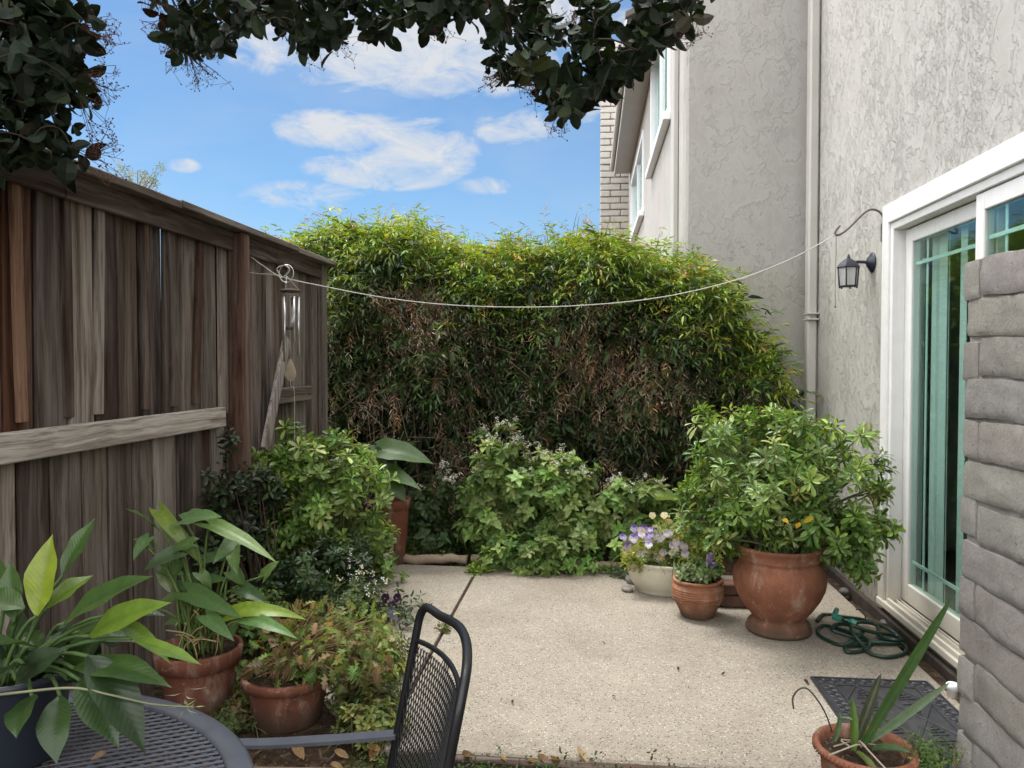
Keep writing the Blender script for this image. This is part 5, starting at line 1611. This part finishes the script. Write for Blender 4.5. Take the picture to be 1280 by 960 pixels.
m = MB(); strip(m, crom([b0_, b0_ + sdir * .14 + (0, 0, .01), b0_ + sdir * .28 + (0, 0, .008), b0_ + sdir * .36, b0_ + sdir * .40 + (0, 0, -.03), b0_ + sdir * .41 + (0, 0, -.1), Ns + sdir * .43], 6), .034, .008)
m.build('armrest', M['grey_metal'], chair, False)

# ------------------------------------------------------------------ rubber mat
mt0 = G(1012, 848); mx0 = float(mt0[0]); my1 = float(mt0[1])
mw, ml = .50, .78
mat_o = empty('door_mat', (mx0 + mw / 2, my1 - ml / 2, 0), 'dark rubber doormat with raised diamond and leaf pattern before the door', 'doormat')
m = MB(); box2(m, (mx0, my1 - ml, .001), (mx0 + mw, my1, .010), .003); m.build('base', M['rubber'], mat_o, False)
m = MB()
def rib(a, b, w=.006, h=.007):
    a = np.array(a); b = np.array(b); d_ = b - a; L = np.linalg.norm(d_)
    an = math.degrees(math.atan2(d_[1], d_[0]))
    box(m, (*((a + b) / 2 + (mx0, my1 - ml)), .0105 + rng.uniform(0, .0006)), (L, w, h), .001, rotm('Z', an))
for i_, (a, b) in enumerate((((.01, .01), (mw - .01, .01)), ((.01, ml - .01), (mw - .01, ml - .01)), ((.01, .01), (.01, ml - .01)), ((mw - .01, .01), (mw - .01, ml - .01)),
             ((.085, .085), (mw - .085, .085)), ((.085, ml - .085), (mw - .085, ml - .085)), ((.085, .085), (.085, ml - .085)), ((mw - .085, .085), (mw - .085, ml - .085)))): rib(a, b, .008)
# border scrolls
for s in np.arange(.04, mw - .03, .042):
    for yb_ in (.048, ml - .048):
        pts = [np.array((mx0 + s + .018 * math.cos(t) * (1 - t / 14), my1 - ml + yb_ + .026 * math.sin(t) * (1 - t / 14), .0115)) for t in np.linspace(0, 7.5, 14)]
        tube(m, pts, .0026, 4)
for s in np.arange(.12, ml - .1, .042):
    for xb_ in (.048, mw - .048):
        pts = [np.array((mx0 + xb_ + .026 * math.cos(t) * (1 - t / 14), my1 - ml + s + .018 * math.sin(t) * (1 - t / 14), .0115)) for t in np.linspace(0, 7.5, 14)]
        tube(m, pts, .0026, 4)
# inner diamonds with centre bars
for cx_ in (.085 + .0825, .085 + .2475):
    for cy_ in (.085 + .1525, .085 + .4575):
        hx_, hy_ = .0825, .1525
        c4 = [(cx_ - hx_, cy_), (cx_, cy_ + hy_), (cx_ + hx_, cy_), (cx_, cy_ - hy_)]
        for a, b in zip(c4, c4[1:] + c4[:1]): rib(a, b, .007)
        for f in (.2, .4, .6, .8):
            for sg in (-1, 1): rib((cx_ - .045 * (1 - f), cy_ + sg * hy_ * f * .75), (cx_ + .045 * (1 - f), cy_ + sg * hy_ * f * .75 + .012), .004)
        rib((cx_, cy_ - .11), (cx_, cy_ + .11), .004)
m.build('raised_pattern', M['rubber'], mat_o, False)
wb = P(1191, 850, 3.36); wb[2] = 0
m = MB(); lathe(m, [(0, .0), (.022, 0), (.022, .03), (.026, .031), (.026, .052), (.02, .058), (0, .058)], wb, 20)
tag(m.build('pipe_stub', M['white'], None, True, wb), 'short white capped pipe stub beside the mat corner', 'pipe')

# ------------------------------------------------------------------ garden hose
hc = G(1080, 797)
def hz(x, y, z): 
    p = G(x, y, z); return p
hose = empty('garden_hose', (hc[0], hc[1], 0), 'dark green garden hose loosely coiled on the patio beside the urn', 'hose')
hp_ = [(1021, 776, .012), (1030, 768, .012), (1052, 771, .03), (1080, 775, .05), (1108, 785, .04), (1124, 797, .012), (1122, 804, .012), (1095, 803, .02), (1062, 795, .03), (1040, 787, .05), (1050, 780, .06), (1078, 786, .05), (1070, 798, .04), (1052, 806, .012), (1030, 798, .012), (1022, 790, .012), (1030, 782, .014), (1060, 790, .035), (1085, 800, .04), (1082, 812, .012), (1060, 815, .012), (1058, 807, .02), (1085, 806, .012), (1110, 801, .012), (1130, 806, .012), (1131, 816, .012), (1110, 821, .012), (1088, 817, .012), (1078, 806, .03), (1064, 787, .075), (1072, 778, .07), (1095, 781, .05), (1100, 795, .03), (1120, 800, .03), (1128, 800, .014), (1118, 794, .02), (1090, 790, .05), (1066, 782, .08), (1053, 775, .085)]
hpts = crom([hz(*a) for a in hp_], 7)
m = MB(); tube(m, hpts, .0095, 9); m.build('hose_tube', M['hose'], hose)
m = MB()
e0 = hz(1053, 775, .085); e1 = hz(1043, 770, .09); e2 = hz(1046, 762, .085)
tube(m, [e0, e0 * .6 + e1 * .4, e0 * .6 + e1 * .4, e1, e1, e1 * .5 + e2 * .5, e2], [.012, .012, .018, .018, .014, .014, .012], 12)
m.build('fitting', M['teal'], hose, False)
m = MB(); e3 = hz(1058, 778, .08); tube(m, [e3, e3 + (.02, -.01, .01), e3 + (.02, -.01, .01), e3 + (.04, -.02, .0)], [.013, .013, .017, .017], 12); m.build('fitting', M['teal'], hose, False)
m = MB(); tube(m, crom([hz(1076, 776, .02), hz(1082, 772, .05), hz(1076, 762, .08), hz(1070, 762, .08)], 5), .004, 6); m.build('handle_loop', M['hose'], hose)

# ------------------------------------------------------------------ bricks, stones, fallen leaves
bk = np.array((*P(914, 735, 4.52)[:2], 0))
for k, (dx, lab) in enumerate(((0, 'dark red brick lying under another brick behind the small carved pot'), (.012, 'dark red brick on top of another brick behind the small carved pot'))):
    m = MB(); box(m, bk + (dx, rng.uniform(-.005, .005), .035 + k * .068), (.24, .11, .066), .008, rotm('Z', rng.uniform(-3, 3)))
    tag(m.build('brick', M['brick'], None, False, bk + (0, 0, .035 + k * .068)), lab, 'brick')
def stone(x, y, r, sq, label, mat='stone', z=0.0):
    c = G(x, y, z); bm = bmesh.new(); bmesh.ops.create_icosphere(bm, subdivisions=3, radius=1)
    sc_ = np.array((r, r * rng.uniform(.7, .95), r * sq)); sd_ = rng.uniform(0, 50)
    V = np.array([v.co[:] for v in bm.verts]); Fc = [[v.index for v in f.verts] for f in bm.faces]; bm.free()
    V = np.array([v * (1 + .16 * mnoise.noise(Vector(v * 1.3 + sd_))) for v in V]) * sc_
    a = rng.uniform(0, 3); V[:, :2] = V[:, :2] @ np.array(((math.cos(a), -math.sin(a)), (math.sin(a), math.cos(a))))
    c = c + (0, 0, r * sq * .82); m = MB(); m.poly(V + c, Fc)
    tag(m.build('stone', M[mat], None, True, c), label, 'stone')
stone(784, 739, .04, .45, 'flat brown stone on the patio at the left foot of the cream planter')
stone(788, 729, .036, .8, 'grey stone standing behind the flat brown stone by the planter')
stone(783, 723, .03, .8, 'small grey stone under the tuft behind the standing grey stone')
stone(1074, 741, .045, .85, 'round grey stone at the wall foot beside the door, largest of the stones there', 'stone_dark', -.02)
stone(1055, 744, .032, .8, 'dark stone half hidden under the urn shrub leaves near the wall', 'stone_dark', -.02)
stone(1108, 782, .036, .5, 'flat dark stone behind the hose coil by the wall', 'stone_dark', -.02)
stone(1122, 786, .026, .55, 'pale small stone behind the hose coil next to the door sill', 'stone', -.02)
stone(1088, 762, .022, .6, 'tiny dark stone between the urn foot and the door', 'stone_dark', -.02)
for i, (x_, y_) in enumerate(((437, 948), (462, 952), (433, 960), (676, 955), (690, 958), (735, 955), (480, 940), (595, 946), (640, 958), (380, 950), (700, 950))):
    fallen('tan fallen leaf on the dark soil along the front of the patio', G(x_, y_, -.01), rng.uniform(0, 6), rng.uniform(.05, .08), ((.34, .22, .11), (.26, .15, .07), (.42, .30, .16))[i % 3], 'fallen leaves on the soil')
for i, (x_, y_) in enumerate(((848, 838), (757, 805), (902, 844), (672, 940), (765, 870), (640, 880))):
    fallen('tiny dark fallen leaf on the open concrete', G(x_, y_, .004), rng.uniform(0, 6), .022, (.07, .045, .03), 'dark leaf bits on the patio')
# board edging the near side of the patio
m = MB(); box2(m, (JX + .2, 2.63, -.10), (XW - .15, 2.67, .004), .004, (.08, .05, .04)); tag(m.build('edging_board', M['wood_x'], None, False, (.4, 2.65, 0)), 'dark timber board edging the near side of the patio', 'board')
m = MB(); box(m, (-1.05, 2.38, .01), (.85, .14, .08), .01, rotm('Z', 4), (.13, .09, .065)); tag(m.build('timber_sleeper', M['wood_x'], None, False, (-1.05, 2.38, 0)), 'old brown timber lying in the bed behind the table', 'timber')
o = empty('grass_tufts', (-.25, 2.55, -.02), 'thin creeping greenery in the soil along the near edge of the patio', 'ground cover'); o['kind'] = 'stuff'
N = 420; pp = np.stack([rng.uniform(-.85, .35, N), 2.58 + rng.normal(0, .05, N) - .0, rng.uniform(-.02, .02, N)], -1)
m = MB(); rosettes(m, T_OVAL, pp, rand_dirs(N, 1.6), 5, .02, .009, [(.06, .11, .03), (.1, .15, .04), (.05, .08, .025)], (2, 1, 1), (45, 95)); m.build('foliage', M['leaf_matte'], o, False)
o = empty('leaf_litter', (-1.2, 3.2, -.02), 'dry leaf litter and twigs over the planting bed', 'leaf litter'); o['kind'] = 'stuff'
N = 2600; pp = np.stack([rng.uniform(-1.85, -.3, N), rng.uniform(1.2, 3.9, N), rng.uniform(-.03, -.0, N)], -1)
pp = pp[(pp[:, 1] < 2.62) | (pp[:, 0] < -1.2)]; N = len(pp)
m = MB(); d_ = rand_dirs(N); d_[:, 2] *= .25; leaves(m, T_OVAL, pp, d_, rand_dirs(N, 2.0), rng.uniform(.015, .05, N), rng.uniform(.008, .022, N), pick_cols([(.20, .12, .06), (.12, .075, .045), (.28, .19, .10), (.07, .05, .035)], (2, 3, 1, 3), N, .25), -.2, .3); m.build('leaves', M['leaf_matte'], o, False)

# ------------------------------------------------------------------ overhead tree
T_ROUND = leaf_tpl([(0, 0), (.1, .2), (.28, .42), (.55, .5), (.8, .38), (.95, .16), (1, 0)])
tr = empty('overhanging_tree', (-2.55, .9, 0), 'dark leathery-leaved tree reaching overhead with drooping branches and red-brown seed sprays', 'tree')
bx_ = np.array([170, 190, 205, 230, 262, 290, 320, 345, 372, 400, 425, 450, 480, 515, 545, 575, 605, 622, 650, 678, 700, 722, 748, 775, 800, 825, 850, 868, 880])
by_ = np.array([-10, 10, 48, 78, 92, 60, 40, 45, 70, 86, 74, 50, 55, 62, 45, 24, 30, 112, 112, 118, 158, 150, 128, 118, 92, 70, 62, 40, 20])
pts = []
while len(pts) < 780:
    x_ = rng.uniform(175, 880); lim = np.interp(x_, bx_, by_)
    y_ = lim - 14 - rng.exponential(55)
    if y_ < -330: continue
    gap = mnoise.noise(Vector((x_ / 38, y_ / 38, 3.1)))
    if gap > .10 and y_ < lim - 12: continue
    pts.append(P(x_, y_, 2.75 + rng.normal(0, .22) + max(0, -y_) * .0006 * rng.normal(0, 1)))
lx = np.array([-200, -60, 0, 60, 80, 105, 125, 140]); 
nl = 0
while nl < 640:
    x_ = rng.uniform(-190, 135); y_ = rng.uniform(-320, 208)
    rt = np.interp(y_, [-200, 0, 20, 45, 60, 85, 105, 130, 155, 175, 200, 210], [70, 62, 112, 112, 62, 105, 128, 95, 80, 95, 128, 75])
    if x_ > rt - 10: continue
    if mnoise.noise(Vector((x_ / 30, y_ / 30, 8.7))) > .36: continue
    q = P(x_, y_, 2.15 + rng.normal(0, .14))
    if q[0] < XF + .1: q[0] = XF + .1 + rng.uniform(0, .15)
    pts.append(q); nl += 1
# unseen rest of the crown, thickened over the fence to shade the table
n2_ = 2500
cz = np.stack([rng.uniform(-3.9, -.2, n2_), rng.uniform(.3, 3.1, n2_), rng.uniform(3.1, 4.5, n2_)], -1); cz = cz[cz[:, 2] > 3.0 + .35 * np.clip(cz[:, 1] - 2.0, 0, 2)]
pts = np.concatenate([np.array(pts), cz])
m = MB(); N = len(pts); K = 4
ax = rand_dirs(N, -.6)
rosettes(m, T_ROUND, pts, ax, K, .068, .043, [(.011, .021, .009), (.016, .029, .010), (.009, .017, .008), (.034, .052, .014), (.036, .026, .016)], (4, 3, 3, .7, .3), (25, 85), .35, .16, .05)
m.build('crown', M['leaf_tree'], tr, False)
# limbs
br = MB(); BK = (.055, .042, .034)
trunk = [(-2.55, .9, -.1), (-2.52, .92, 1.2), (-2.4, 1.0, 2.3), (-2.2, 1.15, 3.0)]
tk = MB(); tube(tk, crom(trunk, 5), np.linspace(.12, .075, 16), 12, BK); tk.build('trunk', M['bark'], tr)
limbs = [[(-2.2, 1.15, 3.0), (-1.6, 1.7, 3.35), (-.8, 2.4, 3.3), (-.2, 2.7, 3.12), (.35, 2.8, 2.95)], [(-2.2, 1.15, 3.0), (-2.0, 1.6, 3.1), (-1.75, 2.0, 2.9), (-1.62, 2.15, 2.55)],
         [(-1.6, 1.7, 3.35), (-1.2, 2.3, 3.3), (-.95, 2.65, 2.95)], [(-2.2, 1.15, 3.0), (-1.4, 1.2, 3.6), (-.3, 1.5, 3.8), (.6, 1.9, 3.7)], [(-.8, 2.4, 3.3), (-.3, 2.2, 3.5), (.3, 2.4, 3.4)]]
nodes = []
for L in limbs:
    c = crom(L, 8); tube(br, c, np.linspace(.045, .008, len(c)), 7, BK); nodes.append(c)
nodes = np.concatenate(nodes)
# grow twigs cluster by cluster: each shoot joins the nearest thing already grown
order = np.argsort([np.min(((nodes - p_) ** 2).sum(1)) for p_ in pts])
net = list(nodes)
for idx, i in enumerate(order):
    if idx % 2: continue
    p_ = pts[i]; A_ = np.array(net); dd = ((A_ - p_) ** 2).sum(1) + .04 * (A_[:, 2] < p_[2] - .1); q = A_[np.argmin(dd)]
    mid_ = (p_ + q) / 2 + np.array((0, 0, .03)) + rng.normal(0, .012, 3)
    c = bez(q, mid_, p_, 5); L = np.linalg.norm(p_ - q)
    tube(br, c, np.linspace(.0025 + .006 * min(L, .5), .0018, 5), 4, BK, caps=False)
    net += [c[2], c[4]]
br.build('branch', M['bark'], tr)
# seed sprays
sp_ = MB(); tw = MB()
for (x_, y_, Y_) in ((128, 30, 2.1), (138, 42, 2.1), (120, 62, 2.1), (140, 105, 2.12), (128, 112, 2.1), (118, 100, 2.1), (130, 172, 2.15), (118, 165, 2.1), (134, 205, 2.1), (195, 40, 2.7), (190, 8, 2.7), (205, 52, 2.7), (228, 80, 2.7), (240, 92, 2.7), (265, 98, 2.7), (280, 18, 2.7), (430, 62, 2.75), (618, 105, 2.7), (655, 120, 2.7), (660, 110, 2.7), (620, 95, 2.7), (700, 160, 2.75), (858, 45, 2.75), (866, 40, 2.75), (720, 20, 2.75), (550, 40, 2.7), (385, 70, 2.75)):
    c0_ = P(x_, y_, Y_); near = pts[np.argmin(((pts - c0_) ** 2).sum(1))]
    for k in range(9):
        e = c0_ + rng.normal(0, .028, 3); tube(tw, bez(near, (near + e) / 2 + rng.normal(0, .01, 3), e, 4), .0009, 3, (.10, .05, .035), caps=False)
        for q in range(4):
            f_ = c0_ * .3 + e * .7 + rng.normal(0, .014, 3)
            tube(tw, [e, f_], .0006, 3, (.12, .06, .04), caps=False)
            leaves(sp_, T_OVAL, [f_], rand_dirs(1), rand_dirs(1), .007, .006, (.16, .065, .055))
sp_.build('seed_heads', M['leaf_matte'], tr, False); tw.build('seed_stalks', M['stem'], tr)

# wispy tree beyond the fence
tb = np.array((*P(170, 300, 8.2)[:2], -.05))
wt = empty('distant_tree', tb, 'pale wispy treetop just showing over the fence cap', 'tree')
br = MB(); lf = MB()
top = P(172, 205, 8.2)
tube(br, crom([tb, tb * .5 + top * .5 + (.05, 0, 0), top - (0, 0, .25)], 5), np.linspace(.05, .01, 11), 7, (.12, .09, .06))
tips = []
for i in range(46):
    e = P(rng.uniform(140, 212), rng.uniform(205, 262), 8.2 + rng.normal(0, .25)); q = top - (0, 0, rng.uniform(.25, .7)); c = bez(q, (q + e) / 2 + (0, 0, .08), e, 6); tube(br, c, np.linspace(.006, .002, 6), 4, (.16, .13, .09), caps=False); tips += [c[3], c[4], c[5], c[5]]
tips = np.array(tips) + rng.normal(0, .03, (len(tips), 3))
rosettes(lf, T_SLIM, tips, rand_dirs(len(tips), .6), 7, .05, .011, [(.14, .19, .09), (.20, .22, .12), (.22, .15, .12)], (3, 2, .7), (30, 95))
br.build('branch', M['stem'], wt); lf.build('crown', M['leaf_matte'], wt, False)
# ------------------------------------------------------------------ light and sky
SUN_EL, SUN_AZ = 68.0, (-.80, .60)
sun = bpy.data.lights.new('sun', 'SUN'); sun.energy = 2.0; sun.angle = R(16); sun.color = (1.0, .965, .91)
so = bpy.data.objects.new('sun', sun); COL.objects.link(so); so.location = (-6, 5, 14)
sd = Vector((SUN_AZ[0] * math.cos(R(SUN_EL)), SUN_AZ[1] * math.cos(R(SUN_EL)), math.sin(R(SUN_EL))))
so.rotation_euler = sd.to_track_quat('Z', 'Y').to_euler()
wd = bpy.data.worlds.new('World'); scene.world = wd; wd.cycles.sampling_method = 'MANUAL'; wd.cycles.sample_map_resolution = 1024; wd.use_nodes = True
nt = wd.node_tree; nt.nodes.clear()
class WN(NT):
    def __init__(s, t): s.t = t
w = WN(nt)
sky = w.n('ShaderNodeTexSky', {'sky_type': 'NISHITA', 'sun_disc': False, 'sun_elevation': R(SUN_EL), 'sun_rotation': math.atan2(SUN_AZ[0], SUN_AZ[1]), 'air_density': 1.0, 'dust_density': .6, 'ozone_density': 2.0})
gen = w.n('ShaderNodeTexCoord').outputs['Generated']
sx, sy, sz = w.sep(gen)
az = w.math('ARCTAN2', sx, sy); el = w.math('ARCSINE', sz)
comb = w.n('ShaderNodeCombineXYZ', X=az, Y=w.math('MULTIPLY', el, 2.2), Z=0.0).outputs[0]
n1 = w.noise(comb, 13.0, 10, .66, .6)
n2 = w.noise(comb, 3.2, 5, .6, .3)
def pix_dir(x, y):
    d = ray(x, y).normalized()
    return math.atan2(d.x, d.y), math.asin(d.z)
# cumulus patches: (pixel x, y, half-width, half-height, density)
fac = None
for px, py, rx, ry, dens in ((500, 60, 260, 75, 1.0), (640, 20, 180, 70, .9), (440, 165, 120, 32, .9), (520, 190, 90, 50, .9), (480, 212, 110, 30, .8), (650, 160, 75, 28, .6), (395, 245, 95, 22, .42), (610, 232, 50, 14, .4), (230, 207, 26, 12, .4), (735, 130, 40, 30, .6), (350, 255, 80, 20, .3)):
    a0, e0 = pix_dir(px, py); a1, _ = pix_dir(px + rx, py); _, e1 = pix_dir(px, py - ry)
    da = w.math('DIVIDE', w.math('SUBTRACT', az, a0), abs(a1 - a0)); de = w.math('DIVIDE', w.math('SUBTRACT', el, e0), abs(e1 - e0))
    r2 = w.math('ADD', w.math('MULTIPLY', da, da), w.math('MULTIPLY', de, de))
    g = w.math('MULTIPLY', w.math('SUBTRACT', 1.0, r2, clamp=True), dens)
    fac = g if fac is None else w.math('MAXIMUM', fac, g)
far = w.math('MAXIMUM', w.ramp(w.math('MULTIPLY', w.math('ABSOLUTE', az), .5), [(.32, 0.0), (.5, 1.0)]), w.ramp(sz, [(.62, 0.0), (.8, 1.0)]))      # out-of-view sky mask; bright cloud added there as fill light
gen_c = w.math('MULTIPLY', w.math('MULTIPLY', w.ramp(n2, [(.33, 0.0), (.52, 1.0)]), far), .95)
fac = w.math('MAXIMUM', fac, gen_c)
cl = w.math('ADD', fac, w.math('MULTIPLY', w.math('SUBTRACT', n1, .5), 3.2))
cl = w.ramp(w.math('MULTIPLY', cl, w.ramp(fac, [(0, 0.0), (.25, 1.0)])), [(.05, 0.0), (.5, .5), (1.1, .97)])
thin = w.math('MULTIPLY', w.ramp(n2, [(.42, 0.0), (.75, .22)]), 1.0)
cl = w.math('MAXIMUM', cl, thin)
skyc = w.mix(1.0, sky.outputs[0], w.mix(far, (.38, .49, .55), (1.0, 1.0, 1.0)), 'MULTIPLY')  # sky dimmed ahead of the camera, full brightness outside the view
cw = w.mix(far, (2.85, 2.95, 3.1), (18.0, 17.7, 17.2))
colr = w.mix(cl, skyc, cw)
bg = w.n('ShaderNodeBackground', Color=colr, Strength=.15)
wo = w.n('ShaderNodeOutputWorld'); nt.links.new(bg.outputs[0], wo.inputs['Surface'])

vs = scene.view_settings
vs.view_transform = 'Standard'; vs.look = 'None'; vs.gamma = 1.0; vs.use_curve_mapping = False
vs.exposure = .80
cy = scene.cycles
cy.use_denoising = True
cy.max_bounces = 8; cy.diffuse_bounces = 3; cy.glossy_bounces = 3; cy.transmission_bounces = 6; cy.transparent_max_bounces = 12
cy.sample_clamp_indirect = 6.0
cy.caustics_reflective = False; cy.caustics_refractive = False
